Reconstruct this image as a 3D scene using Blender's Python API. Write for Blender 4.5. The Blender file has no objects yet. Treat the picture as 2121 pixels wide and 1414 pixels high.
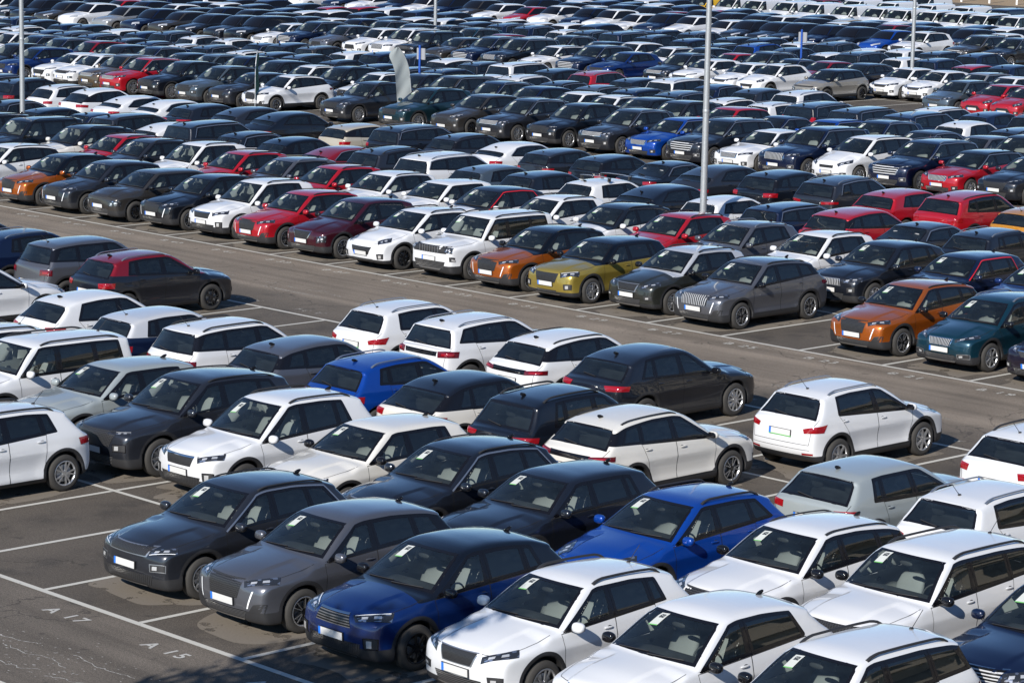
import bpy, math, random
import numpy as np
from mathutils import Matrix, Vector
R_ = math.radians
scene = bpy.context.scene
COL = scene.collection
random.seed(7); RNG = np.random.default_rng(7)

# ------------------------------------------------------------------ camera
CAM = dict(f=5879.96, yaw=-0.81176, pitch=0.16942, roll=0.01805, x=36.002, y=-24.194, z=11.366)
def cam_axes():
    yaw, pitch, roll = CAM['yaw'], CAM['pitch'], CAM['roll']
    f = np.array([math.sin(yaw)*math.cos(pitch), math.cos(yaw)*math.cos(pitch), -math.sin(pitch)])
    r = np.array([math.cos(yaw), -math.sin(yaw), 0.0]); u = np.cross(r, f)
    c, s = math.cos(roll), math.sin(roll)
    return c*r + s*u, -s*r + c*u, f
_r, _u, _f = cam_axes()
cd = bpy.data.cameras.new('camera'); cam = bpy.data.objects.new('camera', cd); COL.objects.link(cam)
cam.matrix_world = Matrix(((_r[0], _u[0], -_f[0], CAM['x']), (_r[1], _u[1], -_f[1], CAM['y']),
                           (_r[2], _u[2], -_f[2], CAM['z']), (0, 0, 0, 1)))
cd.sensor_width = 36.0; cd.lens = CAM['f']/2121.0*36.0; cd.clip_start = 0.5; cd.clip_end = 3000
scene.camera = cam

# ------------------------------------------------------------------ light
SUN_TO = Vector((0.58, -1.60, 1.0)).normalized()         # towards the sun
SUN_EL = math.asin(SUN_TO.z)
world = bpy.data.worlds.new('World'); scene.world = world; world.use_nodes = True
wn = world.node_tree.nodes; wl = world.node_tree.links
sky = wn.new('ShaderNodeTexSky'); sky.sky_type = 'NISHITA'; sky.sun_disc = False
sky.sun_elevation = SUN_EL; sky.sun_rotation = math.atan2(SUN_TO.x, SUN_TO.y)
sky.air_density = 0.9; sky.dust_density = 0.0; sky.ozone_density = 5.0; sky.altitude = 300
bg = wn['Background']; bg.inputs['Strength'].default_value = 0.10
wl.new(sky.outputs[0], bg.inputs[0])
sd = bpy.data.lights.new('sun', 'SUN'); sd.energy = 5.0; sd.angle = R_(0.53); sd.color = (1.0, 0.945, 0.86)
sun = bpy.data.objects.new('sun', sd); COL.objects.link(sun)
sun.rotation_euler = SUN_TO.to_track_quat('Z', 'Y').to_euler(); sun.location = (30, -60, 60)
scene.view_settings.view_transform = 'Standard'; scene.view_settings.look = 'None'
scene.view_settings.exposure = 0.36; scene.view_settings.gamma = 1.0
scene.view_settings.use_curve_mapping = False
scene.render.engine = 'CYCLES'
cy = scene.cycles
cy.max_bounces = 7; cy.diffuse_bounces = 2; cy.glossy_bounces = 3; cy.transmission_bounces = 2
cy.transparent_max_bounces = 10; cy.caustics_reflective = False; cy.caustics_refractive = False
cy.use_denoising = True

# ------------------------------------------------------------------ node helpers
def new_mat(name):
    m = bpy.data.materials.new(name); m.use_nodes = True
    m.node_tree.nodes.clear()
    return m, m.node_tree.nodes, m.node_tree.links
def pbsdf(n, rgb=(.5,.5,.5), rough=.5, metal=0.0, coat=0.0, crough=.03, spec=.5):
    b = n.new('ShaderNodeBsdfPrincipled')
    b.inputs['Base Color'].default_value = (*rgb, 1); b.inputs['Roughness'].default_value = rough
    b.inputs['Metallic'].default_value = metal; b.inputs['Coat Weight'].default_value = coat
    b.inputs['Coat Roughness'].default_value = crough; b.inputs['Specular IOR Level'].default_value = spec
    return b
def math_node(n, l, op, a, b=None, c=None):
    m = n.new('ShaderNodeMath'); m.operation = op
    for i, v in enumerate((a, b, c)):
        if v is None: continue
        if isinstance(v, (int, float)): m.inputs[i].default_value = v
        else: l.new(v, m.inputs[i])
    return m.outputs[0]
def mixc(n, l, fac, a, b):
    m = n.new('ShaderNodeMix'); m.data_type = 'RGBA'
    for s, v in ((m.inputs[0], fac), (m.inputs[6], a), (m.inputs[7], b)):
        if isinstance(v, (int, float)): s.default_value = v
        elif isinstance(v, tuple): s.default_value = (*v, 1)
        else: l.new(v, s)
    return m.outputs[2]
def mixs(n, l, fac, a, b):
    m = n.new('ShaderNodeMixShader')
    if isinstance(fac, (int, float)): m.inputs[0].default_value = fac
    else: l.new(fac, m.inputs[0])
    l.new(a, m.inputs[1]); l.new(b, m.inputs[2])
    return m.outputs[0]
def out(n, l, s):
    o = n.new('ShaderNodeOutputMaterial'); l.new(s, o.inputs[0])
def attr(n, name):
    a = n.new('ShaderNodeAttribute'); a.attribute_name = name
    return a
def simple(name, rgb, rough=.5, metal=0.0, coat=0.0, spec=.5):
    m, n, l = new_mat(name); b = pbsdf(n, rgb, rough, metal, coat, spec=spec); out(n, l, b.outputs[0])
    return m
def noise(n, l, scale, detail=3.0, rough=.5, vec=None, dim='3D'):
    t = n.new('ShaderNodeTexNoise'); t.noise_dimensions = dim
    t.inputs['Scale'].default_value = scale; t.inputs['Detail'].default_value = detail; t.inputs['Roughness'].default_value = rough
    if vec is not None: l.new(vec, t.inputs['Vector'])
    return t.outputs[0]
def ramp(n, l, fac, stops):
    r = n.new('ShaderNodeValToRGB'); l.new(fac, r.inputs[0])
    e = r.color_ramp.elements
    while len(e) < len(stops): e.new(.5)
    for el, (p, c) in zip(e, stops):
        el.position = p; el.color = (*c, 1) if isinstance(c, tuple) else (c, c, c, 1)
    return r.outputs[0]

# ------------------------------------------------------------------ paint colours: (rgb, metallic)
PAINT = {
 'W': ('white', (.64, .65, .67), 0), 'P': ('ivory white', (.62, .605, .57), 0), 'K': ('black', (.0045, .0055, .009), .1),
 'N': ('navy blue', (.004, .009, .034), .3), 'G': ('dark grey', (.028, .031, .040), .5), 'S': ('mid grey', (.125, .13, .15), .6),
 'L': ('pale grey', (.285, .32, .33), .1), 'R': ('red', (.36, .006, .014), .2), 'D': ('dark red', (.22, .006, .014), .3),
 'U': ('burgundy', (.05, .006, .013), .4), 'O': ('orange', (.44, .105, .010), .6), 'B': ('bright blue', (.002, .045, .29), .3),
 'T': ('teal green', (.006, .040, .064), .5), 'Y': ('olive gold', (.38, .285, .055), .6), 'A': ('brown', (.10, .072, .045), .45),
 'M': ('mustard yellow', (.52, .22, .012), .3), 'E': ('beige', (.45, .41, .33), .2), 'C': ('slate blue grey', (.075, .10, .125), .45),
 'J': ('silver grey', (.33, .335, .34), .5), 'Z': ('bright yellow', (.75, .45, .01), 0), 'V': ('greige', (.26, .245, .22), .3),
}
def paint_mat(code, roof=None):
    key = 'paint_' + PAINT[code][0].replace(' ', '_') + ('_with_%s_roof' % PAINT[roof][0].replace(' ', '_') if roof else '')
    if key in bpy.data.materials: return bpy.data.materials[key]
    m, n, l = new_mat(key)
    _, rgb, met = PAINT[code]
    dust = noise(n, l, 9.0, 4.0)
    col = rgb
    if roof:
        ra = attr(n, 'roofz').outputs['Fac']
        lt = math_node(n, l, 'LESS_THAN', ra, 0.0)
        colmix = mixc(n, l, lt, rgb, PAINT[roof][1])
    else:
        colmix = None
    b = pbsdf(n, rgb, .30 if met else .36, met, 1.0, .025); b.inputs['Coat IOR'].default_value = 1.52
    if colmix is not None: l.new(colmix, b.inputs['Base Color'])
    rr = n.new('ShaderNodeMapRange'); l.new(dust, rr.inputs[0])
    rr.inputs[1].default_value = .3; rr.inputs[2].default_value = .75; rr.inputs[3].default_value = .02; rr.inputs[4].default_value = .09
    l.new(rr.outputs[0], b.inputs['Coat Roughness'])
    plast = pbsdf(n, (.022, .022, .024), .55)
    gloss = pbsdf(n, (.006, .006, .008), .08, spec=.5)
    inner = pbsdf(n, (.36, .37, .36), .9)
    geo = n.new('ShaderNodeNewGeometry')
    s = mixs(n, l, math_node(n, l, 'LESS_THAN', attr(n, 'dlo').outputs['Fac'], 0.0), b.outputs[0], gloss.outputs[0])
    s = mixs(n, l, math_node(n, l, 'LESS_THAN', attr(n, 'clad').outputs['Fac'], 0.0), s, plast.outputs[0])
    s = mixs(n, l, geo.outputs['Backfacing'], s, inner.outputs[0])
    out(n, l, s)
    return m

def glass_mat(name, tint, ior=1.55):
    m, n, l = new_mat(name)
    tr = n.new('ShaderNodeBsdfTransparent'); tr.inputs[0].default_value = (*tint, 1)
    gl = n.new('ShaderNodeBsdfGlossy'); gl.inputs['Roughness'].default_value = .01; gl.inputs[0].default_value = (1, 1, 1, 1)
    fr = n.new('ShaderNodeFresnel'); fr.inputs[0].default_value = ior
    du = n.new('ShaderNodeBsdfDiffuse'); du.inputs[0].default_value = (.34, .45, .50, 1)  # bluish veil: dust, plus sky reflection and haze painted into the glass
    nz = ramp(n, l, noise(n, l, 5.0, 4.0, .6), [(.3, .008), (.75, .028)])
    out(n, l, mixs(n, l, fr.outputs[0], mixs(n, l, nz, tr.outputs[0], du.outputs[0]), gl.outputs[0]))
    return m
M = {}
M['glass'] = glass_mat('clear_glass', (.80, .87, .86), 1.7)
M['privacy'] = glass_mat('privacy_glass', (.17, .19, .20), 1.75)
M['frit'] = simple('black_window_border', (.006, .006, .008), .15)
M['plastic'] = simple('black_plastic', (.022, .022, .024), .5)
M['gloss'] = simple('gloss_black', (.006, .006, .008), .08)
M['seam'] = simple('door_gap', (.006, .006, .006), .9)
M['chrome'] = simple('chrome', (.75, .76, .78), .12, 1.0)
M['satin'] = simple('satin_silver', (.50, .51, .53), .35, .9)
M['rimsilver'] = simple('wheel_silver', (.60, .61, .63), .28, .85)
M['rimdark'] = simple('wheel_black', (.012, .012, .013), .25, .2, .6)
M['tyre'] = simple('tyre_rubber', (.035, .033, .031), .82)
M['disc'] = simple('wheel_inside', (.012, .012, .012), .7)
M['seat'] = simple('seat_fabric', (.26, .265, .265), .85)
M['dash'] = simple('dashboard', (.035, .036, .038), .65)
def lens_mat():
    m, n, l = new_mat('headlight_housing'); uv = n.new('ShaderNodeUVMap').outputs[0]
    mp = n.new('ShaderNodeMapping'); l.new(uv, mp.inputs[0]); mp.inputs['Scale'].default_value = (9, 5, 1)
    v = n.new('ShaderNodeTexVoronoi'); v.inputs['Scale'].default_value = 1.0; l.new(mp.outputs[0], v.inputs['Vector'])
    s = n.new('ShaderNodeSeparateColor'); l.new(v.outputs['Color'], s.inputs[0])
    f = math_node(n, l, 'GREATER_THAN', s.outputs[0], .80)
    b = pbsdf(n, (.03, .032, .038), .2, .0, .6); l.new(mixc(n, l, f, (.02, .022, .027), (.55, .57, .62)), b.inputs['Base Color'])
    l.new(math_node(n, l, 'MULTIPLY', f, .9), b.inputs['Metallic']); out(n, l, b.outputs[0]); return m
M['lens'] = lens_mat()
M['projector'] = simple('headlight_reflector', (.78, .79, .80), .22, .6, .5)
M['drl'] = simple('running_light', (.85, .87, .9), .2, 0, 1.0)
M['red'] = simple('red_lens', (.26, .004, .007), .10, 0, 1.0)
M['darkred'] = simple('dark_red_lens', (.10, .004, .008), .10, 0, 1.0)
M['plate'] = simple('number_plate_white', (.58, .58, .57), .45)
M['euband'] = simple('number_plate_blue', (.02, .16, .62), .4)
M['green'] = simple('dealer_frame_green', (.10, .55, .08), .4)
M['leather'] = simple('light_fabric', (.28, .285, .29), .85)

def grille_mat(name, c0, c1, kind, sx, sy):
    m, n, l = new_mat(name)
    uv = n.new('ShaderNodeUVMap').outputs[0]
    mp = n.new('ShaderNodeMapping'); l.new(uv, mp.inputs[0]); mp.inputs['Scale'].default_value = (sx, sy, 1)
    if kind == 'mesh':
        t = n.new('ShaderNodeTexVoronoi'); t.feature = 'DISTANCE_TO_EDGE'; t.inputs['Scale'].default_value = 1.0
        t.inputs['Randomness'].default_value = .25; l.new(mp.outputs[0], t.inputs[0])
        f = math_node(n, l, 'LESS_THAN', t.outputs['Distance'], .16)
    elif kind == 'vbar':
        s = n.new('ShaderNodeSeparateXYZ'); l.new(mp.outputs[0], s.inputs[0])
        f = math_node(n, l, 'LESS_THAN', math_node(n, l, 'FRACT', s.outputs[0]), .45)
    else:
        s = n.new('ShaderNodeSeparateXYZ'); l.new(mp.outputs[0], s.inputs[0])
        f = math_node(n, l, 'LESS_THAN', math_node(n, l, 'FRACT', s.outputs[1]), .4)
    b = pbsdf(n, c0, .3); l.new(mixc(n, l, f, c0, c1), b.inputs['Base Color'])
    bp = n.new('ShaderNodeBump'); bp.inputs['Strength'].default_value = .6; bp.inputs['Distance'].default_value = .02
    l.new(f, bp.inputs['Height']); l.new(bp.outputs[0], b.inputs['Normal'])
    out(n, l, b.outputs[0]); return m
M['g_mesh'] = grille_mat('grille_mesh', (.003, .003, .003), (.045, .045, .048), 'mesh', 26, 10)
M['g_vbar'] = grille_mat('grille_upright_bars', (.005, .005, .005), (.35, .36, .38), 'vbar', 14, 1)
M['g_hbar'] = grille_mat('grille_cross_bars', (.005, .005, .005), (.10, .10, .105), 'hbar', 1, 5)
M['g_chbar'] = grille_mat('grille_chrome_bars', (.005, .005, .005), (.45, .46, .48), 'hbar', 1, 4)

def sheet_mat():
    m, n, l = new_mat('dealer_sheet')
    uv = n.new('ShaderNodeUVMap').outputs[0]
    s = n.new('ShaderNodeSeparateXYZ'); l.new(uv, s.inputs[0])
    inx = math_node(n, l, 'LESS_THAN', math_node(n, l, 'ABSOLUTE', math_node(n, l, 'SUBTRACT', s.outputs[0], .52)), .3)
    iny = math_node(n, l, 'LESS_THAN', math_node(n, l, 'ABSOLUTE', math_node(n, l, 'SUBTRACT', s.outputs[1], .74)), .15)
    nz = math_node(n, l, 'GREATER_THAN', noise(n, l, 14.0, 3.0, vec=uv), .42)
    pic = math_node(n, l, 'MULTIPLY', math_node(n, l, 'MULTIPLY', inx, iny), nz)
    gr = math_node(n, l, 'LESS_THAN', s.outputs[1], .07)
    ln = math_node(n, l, 'MULTIPLY', math_node(n, l, 'LESS_THAN', math_node(n, l, 'FRACT', math_node(n, l, 'MULTIPLY', s.outputs[1], 16.0)), .35),
                   math_node(n, l, 'LESS_THAN', s.outputs[1], .5))
    c = mixc(n, l, math_node(n, l, 'MULTIPLY', ln, .3), (.50, .52, .50), (.33, .37, .33))
    c = mixc(n, l, pic, c, (.04, .045, .05)); c = mixc(n, l, gr, c, (.14, .42, .12))
    b = pbsdf(n, (.8, .8, .8), .6); l.new(c, b.inputs['Base Color']); out(n, l, b.outputs[0]); return m
M['sheet'] = sheet_mat()

# ------------------------------------------------------------------ car bodies: smooth intersection of side, front and plan silhouettes
def smooth_poly(pts, n=7):
    """closed outline; points (a, b) or (a, b, 1) for a sharp corner; Catmull-Rom in between"""
    P = [np.array(p[:2], float) for p in pts]; S = [len(p) > 2 and p[2] for p in pts]; N = len(P); o = []
    for i in range(N):
        p0, p1, p2, p3 = P[i-1], P[i], P[(i+1) % N], P[(i+2) % N]
        m1 = (p2-p1) if S[i] else .5*(p2-p0)
        m2 = (p2-p1) if S[(i+1) % N] else .5*(p3-p1)
        d = np.linalg.norm(p2-p1)
        for m in (m1, m2):
            k = np.linalg.norm(m)
            if k > 1.2*d: m *= 1.2*d/k
        for j in range(n):
            t = j/n
            o.append((2*t**3-3*t*t+1)*p1+(t**3-2*t*t+t)*m1+(-2*t**3+3*t*t)*p2+(t**3-t*t)*m2)
    return np.array(o)
def poly_sd(poly, X, Y):
    d2 = np.full(X.shape, 1e9); ins = np.zeros(X.shape, bool)
    N = len(poly)
    for i in range(N):
        a, b = poly[i], poly[(i+1) % N]; e = b-a; L2 = e@e
        if L2 < 1e-14: continue
        wx, wy = X-a[0], Y-a[1]
        t = np.clip((wx*e[0]+wy*e[1])/L2, 0, 1)
        d2 = np.minimum(d2, (wx-t*e[0])**2+(wy-t*e[1])**2)
        if a[1] != b[1]:
            c = ((a[1] > Y) != (b[1] > Y)) & (X < (b[0]-a[0])*(Y-a[1])/(b[1]-a[1])+a[0])
            ins ^= c
    d = np.sqrt(d2)
    return np.where(ins, -d, d)
class Table:
    def __init__(s, poly, res=.0125, pad=.35, sig=1.3):
        s.poly = poly
        lo = poly.min(0)-pad; hi = poly.max(0)+pad; s.lo = lo; s.res = res
        nx, ny = (np.ceil((hi-lo)/res)+1).astype(int)
        gx = lo[0]+np.arange(nx)*res; gy = lo[1]+np.arange(ny)*res
        X, Y = np.meshgrid(gx, gy, indexing='ij')
        T = poly_sd(poly, X, Y)
        k = np.arange(-4, 5); w = np.exp(-.5*(k/sig)**2); w /= w.sum()
        Tp = np.pad(T, ((4, 4), (0, 0)), 'edge'); T = sum(w[i]*Tp[i:i+nx] for i in range(9))
        Tp = np.pad(T, ((0, 0), (4, 4)), 'edge'); T = sum(w[i]*Tp[:, i:i+ny] for i in range(9))
        s.T = T
    def __call__(s, x, y):
        T = s.T; u = (x-s.lo[0])/s.res; v = (y-s.lo[1])/s.res
        uc = np.clip(u, 0, T.shape[0]-1.001); vc = np.clip(v, 0, T.shape[1]-1.001)
        i = uc.astype(int); j = vc.astype(int); a = uc-i; b = vc-j
        r = (T[i, j]*(1-a)+T[i+1, j]*a)*(1-b)+(T[i, j+1]*(1-a)+T[i+1, j+1]*a)*b
        return r+np.hypot(u-uc, v-vc)*s.res
def smax(a, b, k):
    return .5*(a+b+np.sqrt((a-b)**2+k*k))
def sstep(x, a, b):
    t = np.clip((x-a)/(b-a), 0, 1); return t*t*(3-2*t)

BASE = dict(L=4.20, hw=.89, H=1.53, gz=.20, wf=.86, wb=2.56, R=.335, h0=.84, hm=.955, cowl=(1.12, 1.02), wtop=(1.86, 1.45), peak=(2.45, 1.53),
            rr=(3.45, 1.485), sp=(3.86, 1.40), rg=(4.02, 1.04), tz=.93, nose=.04, tumble=.215, bow_f=.21, bow_r=.10,
            belt=.975, bslope=.055, apil=.16, bpil=2.28, cpil=3.10, dlo_top=3.50, dlo_bot=3.72, quarter=1, float_c=0, drop=.10,
            clad=1, cladz=.37, flare=.022, rails=None, grille=dict(x=.42, xb=.36, z1=-.06, z0=-.33, mat='g_mesh'),
            lamp=((.46, .08, -.05), (.93, .48, .03), (.92, .42, -.08), (.48, .06, -.14)), fog=None, intake=(.55, .30, .40), skid=1,
            tail=((.50, .0, .86), (1.0, -.40, .88), (1.0, -.36, .74), (.52, .02, .72)), tailmat='red', tailbar=0, plate_f=.52, plate_r=.70,
            van=0, bonnet=1, fang=0, rim=0, mirror='body', h=.034)
def profile(p):
    L, H, gz, h0 = p['L'], p['H'], p['gz'], p['h0']
    cw, wt, pk, rr, sp, rg = p['cowl'], p['wtop'], p['peak'], p['rr'], p['sp'], p['rg']
    pts = [(.42, gz), (.14, gz+.02), (.05, gz+.09), (.0, .50), (.008, h0-.24), (p['nose']-.01, h0-.12), (p['nose']+.05, h0-.035), (p['nose']+.20, h0+.02),
           (.55, p['hm']), (cw[0]-.02, cw[1], 1), (cw[0]+.03, cw[1]+.015, 1), wt, pk, rr, (sp[0], sp[1], 1), (sp[0]-.02, sp[1]-.035, 1)]
    pts += [((sp[0]-.06+rg[0])/2+.015, (sp[1]-.07+rg[1])/2), (rg[0], rg[1], 1)]
    if p.get('deck'): pts += [(p['deck'][0], p['deck'][1], 1)]
    pts += [(L-.05, p['tz']), (L-.015, .72), (L, .56), (L-.03, .40), (L-.16, gz+.06), (L-.50, gz)]
    return smooth_poly(pts)
def front_section(p):
    hw, H, b, tm = p['hw'], p['H'], p['belt'], p['tumble']
    r = [(hw-.16, .17), (hw-.06, .19), (hw-.010, .31), (hw-.012, .365, 1), (hw-.040, .46), (hw-.040, .58), (hw-.022, .68), (hw+.003, b-.205, 1), (hw-.026, b-.11),
         (hw-.058, b+.01), (hw-.055-tm*.52, (b+H-.09)/2+.015), (hw-.06-tm, H-.10), (hw-.16-tm, H-.015), (hw-.34-tm, H+.06), (0, H+.13)]
    l = [(-q[0],)+tuple(q[1:]) for q in r[::-1]]
    return smooth_poly(r+l[1:])
def plan_section(p):
    hw, L = p['hw'], p['L']
    r = [(hw*.60, -.03), (hw*.80, .05), (hw*.91, .20), (hw*.97, .48), (hw*1.005, 1.0), (hw*1.01, L*.5), (hw*1.0, L-.95), (hw*.965, L-.42), (hw*.90, L-.16), (hw*.79, L-.03), (hw*.55, L+.05)]
    return smooth_poly(r+[(-x, s) for x, s in r[::-1]])
def surface_nets(F, lo, hi, h):
    n = np.ceil((hi-lo)/h).astype(int)+1
    ax = [lo[i]+np.arange(n[i])*h for i in range(3)]
    hx = n[0]//2; n[0] = 2*hx; ax[0] = ax[0][:n[0]]        # symmetric in x: evaluate one half
    G = np.stack(np.meshgrid(ax[0][hx:], ax[1], ax[2], indexing='ij'), -1).reshape(-1, 3)
    Vh = F(G).reshape(n[0]-hx, n[1], n[2]); V = np.concatenate([Vh[::-1], Vh]); I = V < 0
    c = np.zeros(n-1, int)
    for d in np.ndindex(2, 2, 2):
        c += I[d[0]:n[0]-1+d[0], d[1]:n[1]-1+d[1], d[2]:n[2]-1+d[2]]
    act = (c > 0) & (c < 8)
    idx = np.full(n-1, -1); idx[act] = np.arange(act.sum())
    cells = np.argwhere(act); acc = np.zeros((len(cells), 3)); cnt = np.zeros(len(cells))
    cor = list(np.ndindex(2, 2, 2))
    for a in cor:
        for b in cor:
            if sum(b)-sum(a) == 1 and all(y >= x for x, y in zip(a, b)):
                va = V[tuple((cells+a).T)]; vb = V[tuple((cells+b).T)]
                m = (va < 0) != (vb < 0)
                t = np.where(m, va/np.where(m, va-vb, 1), 0)
                acc[m] += (np.array(a)+t[:, None]*(np.array(b)-np.array(a)))[m]; cnt[m] += 1
    verts = lo+(cells+acc/cnt[:, None])*h
    faces = []
    for d in range(3):
        o = [0, 0, 0]; o[d] = 1
        A = I[:n[0]-o[0], :n[1]-o[1], :n[2]-o[2]]; B = I[o[0]:, o[1]:, o[2]:]
        e = np.argwhere(A != B); u, v = (d+1) % 3, (d+2) % 3
        e = e[(e[:, u] > 0) & (e[:, v] > 0) & (e[:, u] < n[u]-1) & (e[:, v] < n[v]-1)]
        fl = A[tuple(e.T)]
        q = []
        for du, dv in ((-1, -1), (0, -1), (0, 0), (-1, 0)):
            k = e.copy(); k[:, u] += du; k[:, v] += dv
            q.append(idx[tuple(k.T)])
        q = np.stack(q, 1); q[~fl] = q[~fl][:, ::-1]
        faces.append(q)
    return verts, np.concatenate(faces)

class MeshBuf:
    """collects patches with normals, uv, attributes and material indices -> ONE mesh"""
    def __init__(s): s.v = []; s.n = []; s.f = []; s.uv = []; s.mi = []; s.at = {'clad': [], 'dlo': [], 'roofz': []}; s.nv = 0; s.mats = []
    def mat(s, m):
        if m not in s.mats: s.mats.append(m)
        return s.mats.index(m)
    def add(s, v, nrm, faces, mat, uv=None, clad=None, dlo=None, roofz=None):
        k = len(v); s.v.append(v); s.n.append(nrm); s.uv.append(np.zeros((k, 2)) if uv is None else uv)
        for nm, a in (('clad', clad), ('dlo', dlo), ('roofz', roofz)): s.at[nm].append(np.full(k, 1.0) if a is None else a)
        i = s.mat(mat)
        for f in faces: s.f.append(np.asarray(f)+s.nv)
        s.mi.append(np.full(len(faces), i)); s.nv += k
    def mirror(s):
        m = MeshBuf(); m.v = [v*np.array([-1, 1, 1]) for v in s.v]; m.n = [v*np.array([-1, 1, 1]) for v in s.n]
        m.f = [f[::-1] for f in s.f]; m.uv = s.uv; m.mi = s.mi; m.at = s.at; m.nv = s.nv; m.mats = s.mats; return m
    def mesh(s, name, shade=True):
        if not s.v: return None
        v = np.concatenate(s.v); nr = np.concatenate(s.n); uv = np.concatenate(s.uv); mi = np.concatenate(s.mi)
        sizes = np.array([len(f) for f in s.f]); lv = np.concatenate(s.f).astype(np.int32)
        me = bpy.data.meshes.new(name)
        me.vertices.add(len(v)); me.vertices.foreach_set('co', v.astype(np.float32).ravel())
        me.loops.add(len(lv)); me.loops.foreach_set('vertex_index', lv)
        me.polygons.add(len(sizes)); st = np.concatenate(([0], np.cumsum(sizes)[:-1])).astype(np.int32)
        me.polygons.foreach_set('loop_start', st)
        me.polygons.foreach_set('material_index', mi.astype(np.int32))
        me.polygons.foreach_set('use_smooth', np.ones(len(sizes), bool))
        ul = me.uv_layers.new(name='UVMap'); ul.data.foreach_set('uv', uv[lv].astype(np.float32).ravel())
        for nm, a in s.at.items():
            a = np.concatenate(a)
            if a.min() < .99:
                at = me.attributes.new(nm, 'FLOAT', 'POINT'); at.data.foreach_set('value', a.astype(np.float32))
        me.update(calc_edges=True); me.validate()
        for m in s.mats: me.materials.append(m if not isinstance(m, str) else M[m])
        if shade and len(me.vertices) == len(nr): me.normals_split_custom_set_from_vertices(nr.astype(np.float32).tolist())
        return me
def grid_faces(nu, nv, flip=False):
    f = []
    for i in range(nu-1):
        for j in range(nv-1):
            q = [i*nv+j, (i+1)*nv+j, (i+1)*nv+j+1, i*nv+j+1]
            f.append(q[::-1] if flip else q)
    return f
PLACEHOLDER = None
class Car:
    """geometry of one body shape; x across, s from nose to tail, z up"""
    def __init__(c, **kw):
        p = dict(BASE); p.update(kw); c.p = p
        c.side = Table(profile(p)); c.front = Table(front_section(p)); c.plan = Table(plan_section(p))
        c.wr = p['wf']+p['wb']; c.Ra = p['R']+.055
        sp = c.side.poly; ss = np.linspace(0, p['L'], 300)
        c.ss = ss; tz = []
        for q in ss:
            best = 0
            a, b = sp, np.roll(sp, -1, 0)
            m = ((a[:, 0] <= q) != (b[:, 0] <= q))
            t = (q-a[m, 0])/(b[m, 0]-a[m, 0]); z = a[m, 1]+t*(b[m, 1]-a[m, 1])
            tz.append(z.max() if len(z) else p['h0'])
        c.tz = np.array(tz)
        c.dlo = Table(np.array(c.dlo_poly()), sig=.6)
        c.panes = []
    def topz(c, s): return np.interp(s, c.ss, c.tz)
    def botz(c, s): return c.p['belt']+.008+(s-1.3)*c.p['bslope']
    def upz(c, s):
        p = c.p; return np.minimum(c.topz(s)-p['drop'], p['H']-p['drop']-.01)
    def F(c, P):
        p = c.p; x = np.abs(P[:, 0]); s = P[:, 1]; z = P[:, 2]; L, hw = p['L'], p['hw']
        wfr = 1-sstep(s, L*.28, L*.62); wre = sstep(s, L*.55, L*.82)
        se = s-p['bow_f']*x*x*wfr+p['bow_r']*x*x*wre
        cr = .055*x*x/(hw*hw)*sstep(z, .55, .9)
        hood = p['bonnet']*sstep(p['cowl'][0]-s, .0, .25)
        cr = cr+hood*(.020*sstep(x, hw*.43, hw*.52)+.032*(x/hw)**2)
        a = c.side(se, z+cr)
        r1 = np.hypot(s-p['wf'], z-p['R']); r2 = np.hypot(s-c.wr, z-p['R'])
        r = np.minimum(r1, r2)
        fl = p['flare']*np.exp(-(r/(c.Ra+.14))**6)
        b = c.front(x-fl, z)
        d = c.plan(x-fl, s)
        f = smax(smax(a, b, .045), d, .05)
        cut = np.maximum(r-c.Ra, (hw-.34)-x)
        return smax(f, -cut, .008)
    def grad(c, P, e=.012):
        g = np.empty_like(P)
        for i in range(3):
            d = np.zeros(3); d[i] = e; g[:, i] = c.F(P+d)-c.F(P-d)
        n = np.linalg.norm(g, axis=1, keepdims=True)
        return g/np.maximum(n, 1e-9), n[:, 0]/(2*e)
    def newton(c, P, it=4, lim=.03):
        P = P.copy()
        for _ in range(it):
            g, m = c.grad(P); f = c.F(P)
            st = np.clip(f/np.maximum(m, .35), -lim, lim); P -= g*st[:, None]
        return P
    def march(c, P, d, back=.30, far=.9):
        d = np.broadcast_to(np.asarray(d, float), P.shape); d = d/np.linalg.norm(d, axis=1, keepdims=True)
        Q = P-d*back; t = np.zeros(len(P))
        for _ in range(42):
            f = c.F(Q+t[:, None]*d); t += np.clip(f*.75, -.02, .07); t = np.minimum(t, far)
        return Q+t[:, None]*d
    def loc(c, P):     # to object space: nose towards -Y, origin on the ground under the middle
        Q = P.copy(); Q[:, 1] -= c.p['L']/2; return Q
    # --- side windows
    def dlo_poly(c):
        p = c.p; q = []
        a0 = p['cowl'][0]+p['apil']; a1 = p['wtop'][0]+p['apil']*.9
        top = np.linspace(a1, p['dlo_top'], 24); bot = np.linspace(p['dlo_bot'], a0, 24)
        if p['float_c']:
            top = np.linspace(a1, p['sp'][0]-.12, 24); bot = np.linspace(p['rg'][0]+.15, a0, 24)
        q += [(s, c.upz(s)+.012) for s in top]; q += [(s, c.botz(s)-.012) for s in bot]
        return q
    def pane_defs(c):
        p = c.p; a0 = p['cowl'][0]+p['apil']+.05; a1 = p['wtop'][0]+p['apil']*.9+.03
        b = p['bpil']; cp = p['cpil']; r = [('front', (a0, a1), (b-.035, b-.045), 'glass')]
        if p['van'] == 1: return r
        if p['quarter']:
            r.append(('rear', (b+.045, b+.035), (cp, cp-.03), 'privacy'))
            r.append(('quarter', (cp+.05, cp+.02), (p['dlo_bot']-.05, p['dlo_top']-.04), 'privacy'))
        else:
            r.append(('rear', (b+.045, b+.035), (p['dlo_bot']-.05, p['dlo_top']-.04), 'privacy'))
        return r
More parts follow.
